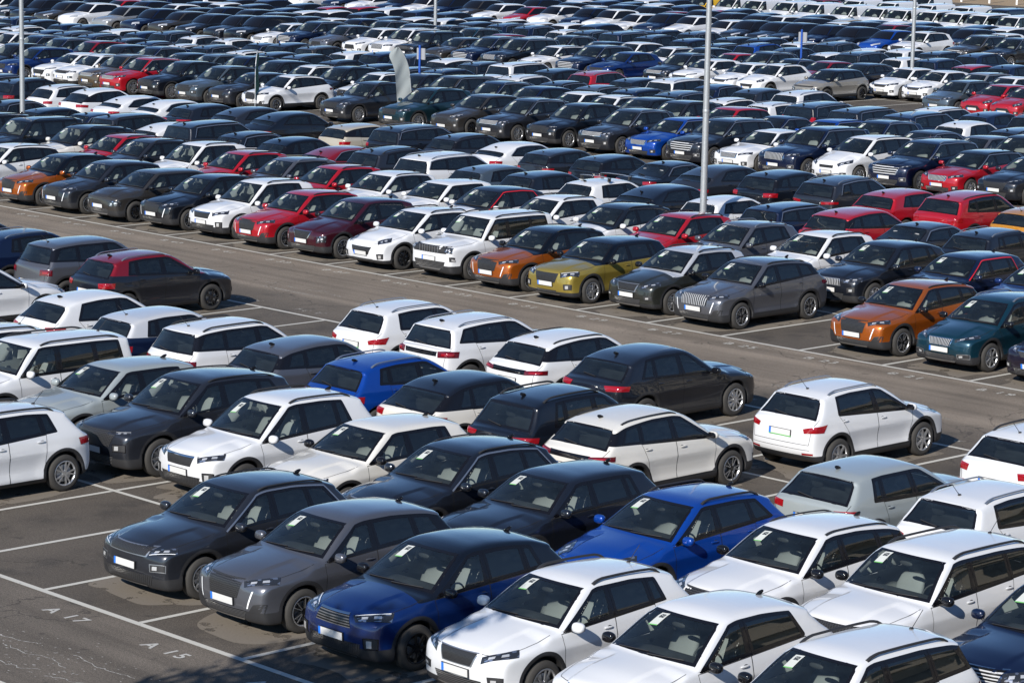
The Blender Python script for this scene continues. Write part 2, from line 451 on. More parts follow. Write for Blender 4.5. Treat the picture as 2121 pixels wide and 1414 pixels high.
    def side_map(c, pd, A, T):
        _, f, r, _ = pd
        s = (f[0]+(f[1]-f[0])*T)*(1-A)+(r[0]+(r[1]-r[0])*T)*A
        z0 = c.botz(s)+.012; z1 = np.maximum(c.upz(s)-.008, z0+.02)
        return s, z0+(z1-z0)*T
    def side_patch(c, s, z, off):
        P = np.stack([np.full(s.shape, c.p['hw']), s, z], -1).reshape(-1, 3)
        P = c.march(P, (-1, 0, 0)); g, _ = c.grad(P)
        return P+g*off, g
    # --- windscreens
    def screen_pts(c, which, A, T):
        p = c.p
        if which == 'front':
            s0, z0 = p['cowl'][0]+.05, p['cowl'][1]+.035; s1, z1 = p['wtop'][0]-.02, p['wtop'][1]-.012
        else:
            s0, z0 = p['rg'][0]-.01, p['rg'][1]+.02; s1, z1 = p['sp'][0]-.065, p['sp'][1]-.065
        s = s0+(s1-s0)*T; z = z0+(z1-z0)*T
        tw = p['tumble']; hb = p['hw']-.06
        half = np.where(z > p['belt'], hb-tw*np.clip((z-p['belt'])/(p['H']-.10-p['belt']), 0, 1), hb)-(.055 if which == 'front' else .085)-.02*(T > .9)
        if p['van'] and which != 'front': half = half*.0+.6
        x = A*half
        s = s+(p['bow_f'] if which == 'front' else -p['bow_r'])*x*x
        e = np.array([s1-s0, z1-z0]); e /= np.linalg.norm(e)
        nrm = np.array([0, -e[1], e[0]]) if which == 'front' else np.array([0, e[1], -e[0]])
        if nrm[2] < 0: nrm = -nrm
        return np.stack([x, s, z], -1).reshape(-1, 3), nrm, np.array([0, e[0], e[1]])
    def screen(c, which, A, T, off):
        P, n, _ = c.screen_pts(which, A, T)
        P = c.march(P, -n); g, _ = c.grad(P); return P+g*off, g
    # --- generic quad patch on the surface, corners (x, s, z)
    def quad(c, q, nu, nv, off, mirror=False):
        q = [np.array(a, float) for a in q]
        U, V = np.meshgrid(np.linspace(0, 1, nu), np.linspace(0, 1, nv), indexing='ij')
        P = ((1-U)*(1-V))[..., None]*q[3]+(U*(1-V))[..., None]*q[2]+((1-U)*V)[..., None]*q[0]+(U*V)[..., None]*q[1]
        P = P.reshape(-1, 3); L = c.p['L']; e = np.minimum(P[:, 1], L-P[:, 1]); w = sstep(e, .04, .42)
        sg = np.where(P[:, 1] < L/2, 1.0, -1.0)
        P = c.march(P, np.stack([-(.15+.85*w)*np.clip(P[:, 0]/.45, -1, 1), sg*(1-.72*w), np.where(sg > 0, -.38+.1*w, -.10)], 1), .30, 1.0); g, _ = c.grad(P)
        return P+g*off, g, np.stack([U, V], -1).reshape(-1, 2)

def mirrored(v, g):
    return v*np.array([-1, 1, 1]), g*np.array([-1, 1, 1])
def add_sheet(mb, c, v, g, faces, mat, uv=None, both=False, **kw):
    """orient faces along normals"""
    f0 = faces[len(faces)//2]; a, b, d = v[f0[0]], v[f0[1]], v[f0[2]]
    if np.cross(b-a, d-a)@g[f0[0]] < 0: faces = [f[::-1] for f in faces]
    mb.add(c.loc(v), g, faces, mat, uv, **kw)
    if both:
        v2, g2 = mirrored(v, g)
        mb.add(c.loc(v2), g2, [f[::-1] for f in faces], mat, uv, **kw)
def thicken(v, g, faces, nu, nv, t):
    """give a grid patch a rim going down into the body so it is a solid plate"""
    loop = [i*nv for i in range(nu)]+[(nu-1)*nv+j for j in range(1, nv)]+[i*nv+nv-1 for i in range(nu-2, -1, -1)]+[j for j in range(nv-2, 0, -1)]
    k = len(v); lo = v[loop]-g[loop]*t
    n = len(loop); rim = [[loop[i], loop[(i+1) % n], k+(i+1) % n, k+i] for i in range(n)]
    return np.concatenate([v, lo]), np.concatenate([g, g[loop]]), faces+rim
def box_mesh(mb, mat, c0, size, rot=None, bev=0):
    x, y, z = np.array(size)/2
    v = np.array([(sx*x, sy*y, sz*z) for sx in (-1, 1) for sy in (-1, 1) for sz in (-1, 1)])
    if rot is not None: v = v@np.array(rot).T
    f = [(0, 1, 3, 2), (4, 6, 7, 5), (0, 4, 5, 1), (2, 3, 7, 6), (0, 2, 6, 4), (1, 5, 7, 3)]
    V = []; N = []; Fc = []
    for q in f:
        a = v[list(q)]; n = np.cross(a[1]-a[0], a[2]-a[0]); n /= np.linalg.norm(n)
        if n@a.mean(0) < 0: a = a[::-1]; n = -n
        Fc.append([len(V)+i for i in range(4)]); V += list(a); N += [n]*4
    mb.add(np.array(V)+np.array(c0), np.array(N), Fc, mat)
def lathe(mb, mat, prof, n=36, axis=0):
    """prof: list of (offset along x, radius)"""
    prof = np.array(prof); th = np.linspace(0, 2*math.pi, n, endpoint=False); k = len(prof)
    v = np.array([(a, r*math.cos(t), r*math.sin(t)) for t in th for a, r in prof])
    d = np.gradient(prof, axis=0); nn = np.stack([-d[:, 1], d[:, 0]], 1); nn /= np.maximum(np.linalg.norm(nn, axis=1, keepdims=True), 1e-9)
    g = np.array([(m[0], m[1]*math.cos(t), m[1]*math.sin(t)) for t in th for m in nn])
    f = [[i*k+j, i*k+j+1, ((i+1) % n)*k+j+1, ((i+1) % n)*k+j] for i in range(n) for j in range(k-1)]
    a, b, d_ = v[f[k//2][0]], v[f[k//2][1]], v[f[k//2][2]]
    if np.cross(b-a, d_-a)@g[f[k//2][0]] < 0: f = [q[::-1] for q in f]
    mb.add(v, g, f, mat)
def tube(mb, mat, pts, rx, rz, n=8):
    """swept oval bar along points"""
    pts = np.array(pts, float); N = len(pts); t = np.gradient(pts, axis=0); t /= np.linalg.norm(t, axis=1, keepdims=True)
    up = np.array([0, 0, 1.0]); sd = np.cross(t, up); ln = np.linalg.norm(sd, axis=1, keepdims=True)
    sd = np.where(ln > 1e-3, sd/np.maximum(ln, 1e-6), np.array([1.0, 0, 0])); uu = np.cross(sd, t)
    th = np.linspace(0, 2*math.pi, n, endpoint=False)
    rx = np.broadcast_to(rx, N); rz = np.broadcast_to(rz, N)
    v = np.array([pts[i]+sd[i]*rx[i]*math.cos(a)+uu[i]*rz[i]*math.sin(a) for i in range(N) for a in th])
    g = np.array([sd[i]*math.cos(a)+uu[i]*math.sin(a) for i in range(N) for a in th])
    f = [[i*n+j, i*n+(j+1) % n, (i+1)*n+(j+1) % n, (i+1)*n+j] for i in range(N-1) for j in range(n)]
    a, b, d_ = v[f[0][0]], v[f[0][1]], v[f[0][2]]
    if np.cross(b-a, d_-a)@g[f[0][0]] < 0: f = [q[::-1] for q in f]
    mb.add(v, g, f, mat)
    for i, s in ((0, 1), (N-1, -1)):
        mb.add(v[i*n:(i+1)*n], np.tile(-t[i]*s, (n, 1)), [list(range(n))[::s]], mat)
def blob(mb, mat, ctr, rad, p=2.5, nu=14, nv=8, shear=(0, 0, 0)):
    """rounded box"""
    u = np.linspace(0, 2*math.pi, nu, endpoint=False); w = np.linspace(-math.pi/2, math.pi/2, nv)
    def pw(a): return np.sign(a)*np.abs(a)**(2/p)
    U, W = np.meshgrid(u, w, indexing='ij')
    X = pw(np.cos(W))*pw(np.cos(U)); Y = pw(np.cos(W))*pw(np.sin(U)); Z = pw(np.sin(W))
    g = np.stack([np.sign(X)*np.abs(X)**(p-1)/rad[0], np.sign(Y)*np.abs(Y)**(p-1)/rad[1], np.sign(Z)*np.abs(Z)**(p-1)/rad[2]], -1).reshape(-1, 3)
    g /= np.maximum(np.linalg.norm(g, axis=1, keepdims=True), 1e-9)
    v = np.stack([X*rad[0]+shear[0]*Z, Y*rad[1]+shear[1]*Z, Z*rad[2]], -1).reshape(-1, 3)+np.array(ctr)
    f = [[i*nv+j, ((i+1) % nu)*nv+j, ((i+1) % nu)*nv+j+1, i*nv+j+1] for i in range(nu) for j in range(nv-1)]
    mb.add(v, g, f, mat)

# ------------------------------------------------------------------ parts of a car
PH = bpy.data.materials.new('paint_slot')
def strip(mb, c, pts, w, off, mat, both=True, n=14):
    pts = np.array(pts, float); t = np.linspace(0, len(pts)-1, n); i = np.minimum(t.astype(int), len(pts)-2); a = (t-i)[:, None]
    P = c.newton(pts[i]*(1-a)+pts[i+1]*a, 8, .05); g, _ = c.grad(P)
    tg = np.gradient(P, axis=0); sdv = np.cross(g, tg); sdv /= np.maximum(np.linalg.norm(sdv, axis=1, keepdims=True), 1e-9)
    v = np.concatenate([P+sdv*w/2, P-sdv*w/2])+np.concatenate([g, g])*off
    f = [[k, k+1, n+k+1, n+k] for k in range(n-1)]
    add_sheet(mb, c, v, np.concatenate([g, g]), f, mat, both=both)
def body_mesh(c, lite):
    p = c.p; h = p['h'] if not lite else p['h']*1.35
    hw, L, H = p['hw'], p['L'], p['H']
    lo = np.array([-(hw+.10)-h*.5, -.12, .12]); hi = np.array([hw+.10, L+.12, H+.14])
    k = math.ceil((hw+.10)/h); lo[0] = -(k+.5)*h; hi[0] = (k+.5)*h
    V, Fc = surface_nets(c.F, lo, hi, h)
    V = c.newton(V, 3, .02); g, _ = c.grad(V, .010)
    x = np.abs(V[:, 0]); s = V[:, 1]; z = V[:, 2]
    cl = c.clad_at(s, z)
    dl = np.where(x > .42, c.dlo(s, z), 1.0)
    if p['van'] == 1: dl = np.where(s > p['bpil']+.02, 1.0, dl)
    bl = c.botz(s)-.015
    rz = np.maximum(bl-z, p['cowl'][0]+.02+(z-p['cowl'][1])*.9-.05-s)
    ct = V[Fc].mean(1); cn = g[Fc].mean(1); keep = np.ones(len(Fc), bool)
    for kind, poly, n in c.holes():
        if kind == 'side':
            q = (np.abs(ct[:, 0]) > .35) & (np.abs(cn[:, 0]) > .3); uv = ct[:, 1:3]
        else:
            e, o = n[1], n[2]
            q = (cn@n[0] > .45) & (np.abs((ct-o)@n[0]) < .14); uv = np.stack([ct[:, 0], (ct-o)@e], 1)
        bb = (uv[:, 0] > poly[:, 0].min()) & (uv[:, 0] < poly[:, 0].max()) & (uv[:, 1] > poly[:, 1].min()) & (uv[:, 1] < poly[:, 1].max()) & q
        ii = np.where(bb)[0]
        if len(ii):
            d = poly_sd(poly, uv[ii, 0], uv[ii, 1]); keep[ii[d < 0]] = False
    Fc = Fc[keep]
    mb = MeshBuf(); mb.add(c.loc(V), g, list(Fc), PH, clad=cl, dlo=dl, roofz=rz)
    if not lite:
        cw = p['cowl'][0]
        if p['bonnet']:
            strip(mb, c, [(hw*.50, .06, p['h0']-.02), (hw*.78, .18, p['h0']+.02), (hw*.86, .55, p['hm']-.04), (hw*.87, cw-.02, p['cowl'][1]-.03)], .009, .0025, 'seam')
        r0 = p['rg']
        strip(mb, c, [(hw*.86, r0[0]-.10, r0[1]+.05), (hw*.80, L-.10, .86), (hw*.78, L-.02, .60)], .009, .0025, 'seam')
        strip(mb, c, [(-hw*.78, L-.02, .60), (0, L, .60), (hw*.78, L-.02, .60)], .009, .0025, 'seam', both=False)
    return mb.mesh('car_body')
def clad_at(c, s, z):
    p = c.p
    r = np.minimum(np.hypot(s-p['wf'], z-p['R']), np.hypot(s-c.wr, z-p['R']))
    if p['clad']:
        e = np.minimum(s, p['L']-s)
        return np.minimum(r-(c.Ra+.072), z-(p['cladz']+.03*(e < .5)))
    return np.minimum(r-(c.Ra+.006), z-.225)
Car.clad_at = clad_at
def holes(c):
    r = []
    lin = np.linspace(0, 1, 14); o = np.zeros(14); i = np.ones(14)
    for pd in c.pane_defs():
        A = np.concatenate([lin, i, lin[::-1], o]); T = np.concatenate([o, lin, i, lin[::-1]])
        s, z = c.side_map(pd, A, T); r.append(('side', np.stack([s, z], 1), None))
    for w in (('front', 'rear') if c.p['van'] != 1 else ('front',)):
        A = np.concatenate([lin*2-1, i, 1-2*lin, -i]); T = np.concatenate([o, lin, i, lin[::-1]])
        P, n, e = c.screen_pts(w, A, T)
        og = P.mean(0); og[0] = 0
        r.append(('screen', np.stack([P[:, 0], (P-og)@e], 1), (n, e, og)))
    return r
Car.holes = holes
def ring_and_pane(c, mapf, nu, nv, ins_u, ins_v, out_u, out_v):
    """border band + glass for a patch map (A,T)->(v,g)"""
    U, V = np.meshgrid(np.linspace(ins_u*.6, 1-ins_u*.6, nu), np.linspace(ins_v*.6, 1-ins_v*.6, nv), indexing='ij')
    gv, gn = mapf(U.ravel(), V.ravel(), .000)
    k = 12; lin = np.linspace(0, 1, k, endpoint=False); o = np.zeros(k); i = np.ones(k)
    A = np.concatenate([lin, i, 1-lin, o]); T = np.concatenate([o, lin, i, 1-lin])
    Ao = -out_u+A*(1+2*out_u); To = -out_v+T*(1+2*out_v); Ai = ins_u+A*(1-2*ins_u); Ti = ins_v+T*(1-2*ins_v)
    v1, g1 = mapf(Ao, To, .0025); v2, g2 = mapf(Ai, Ti, .0025)
    n = len(A); f = [[q, (q+1) % n, n+(q+1) % n, n+q] for q in range(n)]
    return (gv, gn, grid_faces(nu, nv)), (np.concatenate([v1, v2]), np.concatenate([g1, g2]), f)
def pane_mesh(c, pd, name):
    s0, z0 = c.side_map(pd, np.array([0., 1, .5, .5]), np.array([.5, .5, 0, 1.]))
    w = max(s0[1]-s0[0], .1); hgt = max(z0[3]-z0[2], .1)
    mb = MeshBuf()
    def mf(A, T, off):
        s, z = c.side_map(pd, A, T); return c.side_patch(s, z, off)
    gl, rg = ring_and_pane(c, mf, 10, 6, .032/w, .030/hgt, .016/w, .010/hgt)
    add_sheet(mb, c, *gl[:2], gl[2], pd[3]); add_sheet(mb, c, *rg[:2], rg[2], 'frit')
    return mb
def screen_mesh(c, which, mat):
    mb = MeshBuf()
    def mf(A, T, off): return c.screen(which, A*2-1, T, off)
    wide = .035/1.35
    gl, rg = ring_and_pane(c, mf, 14, 7, wide, .06 if which == 'front' else .09, .008, .015)
    add_sheet(mb, c, *gl[:2], gl[2], mat); add_sheet(mb, c, *rg[:2], rg[2], 'frit')
    return mb.mesh('windscreen_glass')
def two(mb_fn, name):
    """meshes for the +X side and the -X side"""
    mb = mb_fn(); return [mb.mesh(name), mb.mirror().mesh(name)]
def front_patch(c, mb, xt, xb, z1, z0, mat, off=.004, nu=14, nv=5, rearward=False, t=.012):
    U, V = np.meshgrid(np.linspace(-1, 1, nu), np.linspace(0, 1, nv), indexing='ij')
    x = U*(xb+(xt-xb)*V)*c.p['hw']; z = z0+(z1-z0)*V
    s = np.zeros_like(x)+(c.p['L'] if rearward else 0)
    P = np.stack([x, s, z], -1).reshape(-1, 3)
    P = c.march(P, (0, -1, 0) if rearward else (0, 1, 0)); g, _ = c.grad(P)
    v, g, f = thicken(P+g*off, g, grid_faces(nu, nv), nu, nv, t)
    uv = np.stack([(U+1)/2, V], -1).reshape(-1, 2); uv = np.concatenate([uv, np.zeros((len(v)-len(uv), 2))])
    f0 = f[len(f)//4]; a, b, d = v[f0[0]], v[f0[1]], v[f0[2]]
    if np.cross(b-a, d-a)@g[f0[0]] < 0: f = [q[::-1] for q in f]
    mb.add(c.loc(v), g, f, mat, uv)
def lamp_patch(c, mb, q, mat, off, nu=8, nv=4, sub=None, t=.012):
    hw = c.p['hw']; q = [np.array((a[0]*hw, a[1], a[2])) for a in q]
    if sub:
        u0, u1, v0, v1 = sub
        def at(u, v): return (1-u)*(1-v)*q[3]+u*(1-v)*q[2]+(1-u)*v*q[0]+u*v*q[1]
        q = [at(u0, v1), at(u1, v1), at(u1, v0), at(u0, v0)]
    v, g, uv = c.quad(q, nu, nv, off)
    v, g, f = thicken(v, g, grid_faces(nu, nv), nu, nv, t)
    uv = np.concatenate([uv, np.zeros((len(v)-len(uv), 2))])
    f0 = f[len(f)//4]; a, b, d = v[f0[0]], v[f0[1]], v[f0[2]]
    if np.cross(b-a, d-a)@g[f0[0]] < 0: f = [k[::-1] for k in f]
    mb.add(c.loc(v), g, f, mat, uv)
WH = {}
def wheel_meshes(R, style):
    key = (R, style)
    if key in WH: return WH[key]
    rr = R*.665; w = .108
    t = MeshBuf()
    lathe(t, 'tyre', [(-w+.01, rr-.01), (-w-.004, rr+.02), (-w-.006, (rr+R)/2), (-w+.012, R-.015), (-w+.03, R-.003), (0, R), (w-.03, R-.003), (w-.012, R-.015), (w+.006, (rr+R)/2), (w+.004, rr+.02), (w-.01, rr-.01)], 40)
    r = MeshBuf(); face = {0: 'rimdark', 1: 'rimsilver', 2: 'rimsilver', 3: 'rimdark', 4: 'rimdark', 5: 'rimsilver'}[style]
    lathe(r, face if style not in (3,) else 'rimsilver', [(w-.002, rr+.006), (w+.004, rr-.002), (w-.002, rr-.016), (w-.03, rr-.022)], 40)
    lathe(r, 'disc', [(w-.03, rr-.02), (-w, rr-.03)], 32)
    lathe(r, 'disc', [(w-.062, rr-.01), (w-.060, .001)], 28)
    lathe(r, 'satin', [(w-.056, rr*.70), (w-.054, .05)], 24)
    lathe(r, face, [(w-.05, .062), (w-.012, .058), (w-.006, .045), (w-.008, .001)], 20)
    ns = {0: 5, 1: 10, 2: 5, 3: 5, 4: 7, 5: 7}[style]
    for i in range(ns):
        a = 2*math.pi*i/ns
        for da in ((-.17, .17) if style in (0, 2, 3) else (0,)):
            wd = .026 if style in (0, 2, 3) else (.030 if ns == 10 else .040)
            a0, a1 = a+da*.55, a+da*1.25
            p0 = np.array([w-.016, .045*math.cos(a0), .045*math.sin(a0)]); p1 = np.array([w-.012, (rr-.012)*math.cos(a1), (rr-.012)*math.sin(a1)])
            d = p1-p0; ln = np.linalg.norm(d); d /= ln; sdv = np.cross(d, [1, 0, 0]); sdv /= np.linalg.norm(sdv); n = np.cross(sdv, d)
            box_mesh(r, face, (p0+p1)/2, (ln, wd, .026), np.stack([d, sdv, n], 1))
            if style == 3: box_mesh(r, 'rimsilver', (p0+p1)/2+np.array([.010, 0, 0]), (ln*.9, wd*.45, .014), np.stack([d, sdv, n], 1))
    j = MeshBuf()
    for b in (t, r):
        off = j.nv
        for i in range(len(b.v)):
            j.v.append(b.v[i]); j.n.append(b.n[i]); j.uv.append(b.uv[i])
            for k in j.at: j.at[k].append(b.at[k][i])
            j.mi.append(np.array([j.mat(b.mats[q]) for q in b.mi[i]]))
        j.f += [f+off for f in b.f]; j.nv += b.nv
    h = MeshBuf(); lathe(h, 'disc', [(-.10, .07), (-.06, .11), (.03, .11), (.035, .001)], 20)
    WH[key] = dict(tyre=t.mesh('wheel_tyre'), rim=r.mesh('wheel_rim'), hub=h.mesh('wheel_hub'), joined=j.mesh('wheel_joined'))
    return WH[key]
def seat_mesh(wide, H):
    mb = MeshBuf(); k = (H-1.53)*.5
    blob(mb, 'seat', (0, 0, .52+k), (wide, .27, .085), 3.5)
    blob(mb, 'seat', (0, .30, .82+k), (wide*.96, .075, .32), 3.5, shear=(0, .13, 0))
    for x in ((0,) if wide < .4 else (-.36, .36)): blob(mb, 'leather', (x, .45, 1.19+k), (.125, .045, .085), 3)
    return mb.mesh('seat_cushion')

def build_parts(c, lite):
    """list of (name, mesh, location, rotz, role, children)"""
    p = c.p; hw, L, H, R = p['hw'], p['L'], p['H'], p['R']; h0 = p['h0']; o = []
    Z = (0, 0, 0)
    o.append(('body', body_mesh(c, lite), Z, 0, 'paint', []))
    o.append(('windshield', screen_mesh(c, 'front', 'glass'), Z, 0, '', []))
    if p['van'] != 1: o.append(('rear_window', screen_mesh(c, 'rear', 'privacy'), Z, 0, '', []))
    for pd in c.pane_defs():
        for m in two(lambda: pane_mesh(c, pd, pd[0]), 'side_glass'): o.append(('side_window', m, Z, 0, '', []))
    if p.get('trim'):
        def tr():
            mb = MeshBuf(); s = np.linspace(p['cowl'][0]+p['apil']+.02, p['dlo_top']+.02, 30); z = c.upz(s)+.012
            a1 = p['wtop'][0]+p['apil']*.9; k = s < a1; z0 = float(c.botz(s[0])); z = np.where(k, z0+(float(c.upz(a1))+.012-z0)*(s-s[0])/(a1-s[0]), z)
            s = np.concatenate([s, np.linspace(s[-1], p['dlo_bot'], 8)[1:]]); z = np.concatenate([z, np.linspace(z[-1], float(c.botz(p['dlo_bot'])), 8)[1:]])
            d = np.stack([np.gradient(s), np.gradient(z)], 1); d /= np.linalg.norm(d, axis=1, keepdims=True); w = .011
            v1, g1 = c.side_patch(s+d[:, 1]*w, z-d[:, 0]*w, .005); v2, g2 = c.side_patch(s-d[:, 1]*w, z+d[:, 0]*w, .005); n = len(s)
            add_sheet(mb, c, np.concatenate([v1, v2]), np.concatenate([g1, g2]), [[i, i+1, n+i+1, n+i] for i in range(n-1)], p['trim']); return mb
        for m in two(tr, 'window_trim'): o.append(('window_trim', m, Z, 0, '', []))
    # doors
    if not lite:
        def door(sf0, sf1, sr0, sr1, zb):
            def fn():
                mb = MeshBuf()
                A, T = np.meshgrid(np.linspace(0, 1, 14), np.linspace(0, 1, 10), indexing='ij'); A = A.ravel(); T = T.ravel()
                def mp(A, T):
                    s = (sf0+(sf1-sf0)*T)*(1-A)+(sr0+(sr1-sr0)*np.clip(T,0,1)**1.5)*A; zt = c.botz(s)-.016; return s, zb+(zt-zb)*T
                s, z = mp(A, T); v, g = c.side_patch(s, z, .0016)
                add_sheet(mb, c, v, g, grid_faces(14, 10), PH, clad=c.clad_at(s, z), roofz=np.ones(len(s)), dlo=np.ones(len(s)))
                k = 16; lin = np.linspace(0, 1, k, endpoint=False); oo = np.zeros(k); ii = np.ones(k)
                A = np.concatenate([lin, ii, 1-lin, oo]); T = np.concatenate([oo, lin, ii, 1-lin])
                w = .0035/(sr0-sf0); w2 = .0035/.6
                P = []; G = []
                for sg in (-1, 1):
                    s, z = mp(-w*sg+A*(1+2*w*sg), np.maximum(-w2*sg+T*(1+2*w2*sg), -.02)); v, g = c.side_patch(s, z, .003); P.append(v); G.append(g)
                n = len(A); f = [[q, (q+1) % n, n+(q+1) % n, n+q] for q in range(n)]
                add_sheet(mb, c, np.concatenate(P), np.concatenate(G), f, 'seam')
                return mb
            return fn
        def handle(s):
            def fn():
                mb = MeshBuf(); z = float(c.botz(s))-.115
                v, g = c.side_patch(np.array([s]), np.array([z]), .012); q = c.loc(v)[0]
                blob(mb, PH, q, (.016, .085, .017), 2.6, 10, 6)
                v, g = c.side_patch(np.array([s+.03]), np.array([z]), -.004); q = c.loc(v)[0]
                blob(mb, 'plastic', q, (.008, .05, .03), 2.2, 10, 6)
                return mb
            return fn
        b, cp = p['bpil'], p['cpil']
        fs = max(p['wf']+c.Ra+.06, p['cowl'][0]+.10)
        zs = p['cladz']-.02 if p['clad'] else .30
        d1 = two(door(fs, p['cowl'][0]+.16, b, b, zs), 'car_door'); h1 = two(handle(b-.16), 'door_handle')
        for m, hm in zip(d1, h1): o.append(('door', m, Z, 0, 'paint', [('handle', hm, Z, 0, 'handle')]))
        if p['van'] != 1:
            rb = min(c.wr-c.Ra-.03, cp+.25)
            d2 = two(door(b+.006, b+.006, rb, cp+.06 if p['quarter'] else p['dlo_bot']-.02, zs), 'car_door'); h2 = two(handle(cp-.08 if p['quarter'] else cp+.12), 'door_handle')
            for m, hm in zip(d2, h2): o.append(('door', m, Z, 0, 'paint', [('handle', hm, Z, 0, 'handle')]))
    # front
    g = p['grille']
    if g:
        mb = MeshBuf()
        if g.get('frame'): front_patch(c, mb, g['x']+.03, g['xb']+.03, h0+g['z1']+.014, h0+g['z0']-.014, g['frame'], .003)
        front_patch(c, mb, g['x'], g['xb'], h0+g['z1'], h0+g['z0'], g['mat'], .007)
        if g.get('wing'):
            front_patch(c, mb, g['x']*1.02, g['x']*1.0, h0+g['wing']+.012, h0+g['wing']-.012, 'chrome', .016)
        if g.get('slots'):
            for i in range(7):
                xx = (i-3)*.125*hw*.9
                for s_ in (1,):
                    P = c.march(np.array([[xx, 0, h0+(g['z1']+g['z0'])/2]]), (0, 1, 0)); q = c.loc(P)[0]; box_mesh(mb, 'satin', q+np.array([.055, -.016, 0]), (.016, .03, abs(g['z1']-g['z0'])*.9))
                    if i == 0: box_mesh(mb, 'satin', q+np.array([-.055, -.016, 0]), (.016, .03, abs(g['z1']-g['z0'])*.9))
        o.append(('grille', mb.mesh('car_grille'), Z, 0, '', []))
    it = p['intake']
    if it:
        mb = MeshBuf(); front_patch(c, mb, it[0], it[0]*.9, it[2], it[1], 'g_hbar' if p.get('inm', 1) else 'g_mesh', .004)
        if p['skid']: front_patch(c, mb, .50, .42, it[1]-.015, it[1]-.06, 'satin', .006)
        o.append(('lower_grille', mb.mesh('lower_grille'), Z, 0, '', []))
    q = [(a[0], a[1], h0+a[2]) for a in p['lamp']]
    def hl():
        mb = MeshBuf(); lamp_patch(c, mb, q, 'lens', .005, 14, 6)
        lamp_patch(c, mb, q, 'projector', .007, 5, 3, (.22, .38, .34, .66)); lamp_patch(c, mb, q, 'projector', .007, 5, 3, (.52, .70, .36, .70))
        if p.get('drl'): lamp_patch(c, mb, q, 'drl', .0085, 14, 2, (.06, .93, .88, .96) if p['drl'] == 1 else (.06, .93, .05, .13))
        return mb
    for m in two(hl, 'car_headlight'): o.append(('headlight', m, Z, 0, '', []))
    if p['fang']:
        def fg():
            mb = MeshBuf(); lamp_patch(c, mb, [(.66, .10, h0-.20), (.69, .12, h0-.195), (.60, .08, .44), (.575, .06, .44)], 'drl', .006, 3, 6)
            lamp_patch(c, mb, [(.70, .12, .50), (.86, .26, .51), (.82, .24, .36), (.60, .10, .38)], 'plastic', .004, 5, 4)
            return mb
        for m in two(fg, 'running_light'): o.append(('running_light', m, Z, 0, '', []))
    elif p['fog']:
        fx0, fx1, fz0, fz1, fm = p['fog']
        def fg():
            mb = MeshBuf()
            lamp_patch(c, mb, [(fx0, .10, fz1+.012), (fx1, .22, fz1+.012), (fx1, .22, fz0-.012), (fx0+.02, .10, fz0-.012)], fm, .004, 6, 4)
            lamp_patch(c, mb, [(fx0+.02, .10, fz1), (fx1-.02, .22, fz1), (fx1-.02, .22, fz0), (fx0+.04, .10, fz0)], 'plastic', .008, 6, 4)
            lamp_patch(c, mb, [(fx0+.07, .12, fz1-.02), (fx0+.15, .16, fz1-.02), (fx0+.15, .16, fz0+.02), (fx0+.07, .12, fz0+.02)], 'projector', .012, 4, 4)
            return mb
        for m in two(fg, 'fog_light'): o.append(('fog_light', m, Z, 0, '', []))
    # number plates
    for rear in (False, True):
        z = p['plate_r'] if rear else p['plate_f']
        P = c.march(np.array([[0, L if rear else 0, z+.05], [0, L if rear else 0, z-.05]]), (0, -1 if rear else 1, 0)); Q = c.loc(P)
        sg = 1 if rear else -1; y = (max if rear else min)(Q[:, 1])
        tilt = math.atan2(Q[0, 1]-Q[1, 1], .10)
        rot = np.array(Matrix.Rotation(-tilt, 3, 'X')); ctr = np.array([0, Q[:, 1].mean()+sg*.012, z])
        mb = MeshBuf(); box_mesh(mb, 'plastic', ctr, (.535, .014, .125), rot); box_mesh(mb, 'plate', ctr+np.array([.02, sg*.006, 0]), (.47, .010, .108), rot)
        bx = -.238 if not rear else .238
        box_mesh(mb, 'plate', ctr+np.array([-.02, sg*.0055, 0]), (.47, .010, .108), rot)
        box_mesh(mb, 'euband', ctr+np.array([bx, sg*.008, 0]), (.045, .010, .109), rot)
        if rear and not lite: box_mesh(mb, 'green', ctr+np.array([0, sg*.004, -.059]), (.535, .016, .018), rot)
        if not (lite and rear): o.append(('number_plate', mb.mesh('number_plate'), Z, 0, 'plate', []))
    # tail lights
    zc = sum(a[2] for a in p['tail'])/4; q2 = [(a[0]+(.05 if a[0] < .8 else 0), L+a[1], zc+(a[2]-zc)*.80) for a in p['tail']]
    def tl():
        mb = MeshBuf(); lamp_patch(c, mb, q2, p['tailmat'], .007, 18, 6)
        if not lite: lamp_patch(c, mb, q2, 'red', .010, 12, 3, (.25, .75, .30, .7))
        return mb
    for m in two(tl, 'car_taillight'): o.append(('taillight', m, Z, 0, '', []))
    if p['tailbar']:
        mb = MeshBuf(); zc = (p['tail'][0][2]+p['tail'][3][2])/2
        front_patch(c, mb, .56, .54, zc+.05, zc-.05, 'gloss', .004, rearward=True); o.append(('light_bar', mb.mesh('light_bar'), Z, 0, '', []))
    if not lite:
        mb = MeshBuf(); front_patch(c, mb, .66, .58, .34, .25, 'plastic', .005, rearward=True)
        for sx in (1, -1): lamp_patch(c, mb, [(sx*.60, L-.02, .44), (sx*.84, L-.14, .44), (sx*.84, L-.14, .405), (sx*.60, L-.02, .405)], 'red', .006, 6, 3)
        strip(mb, c, [(-hw*.80, L-.05, .50), (0, L, .50), (hw*.80, L-.05, .50)], .008, .0025, 'seam', both=False)
        o.append(('rear_valance', mb.mesh('rear_valance'), Z, 0, '', []))
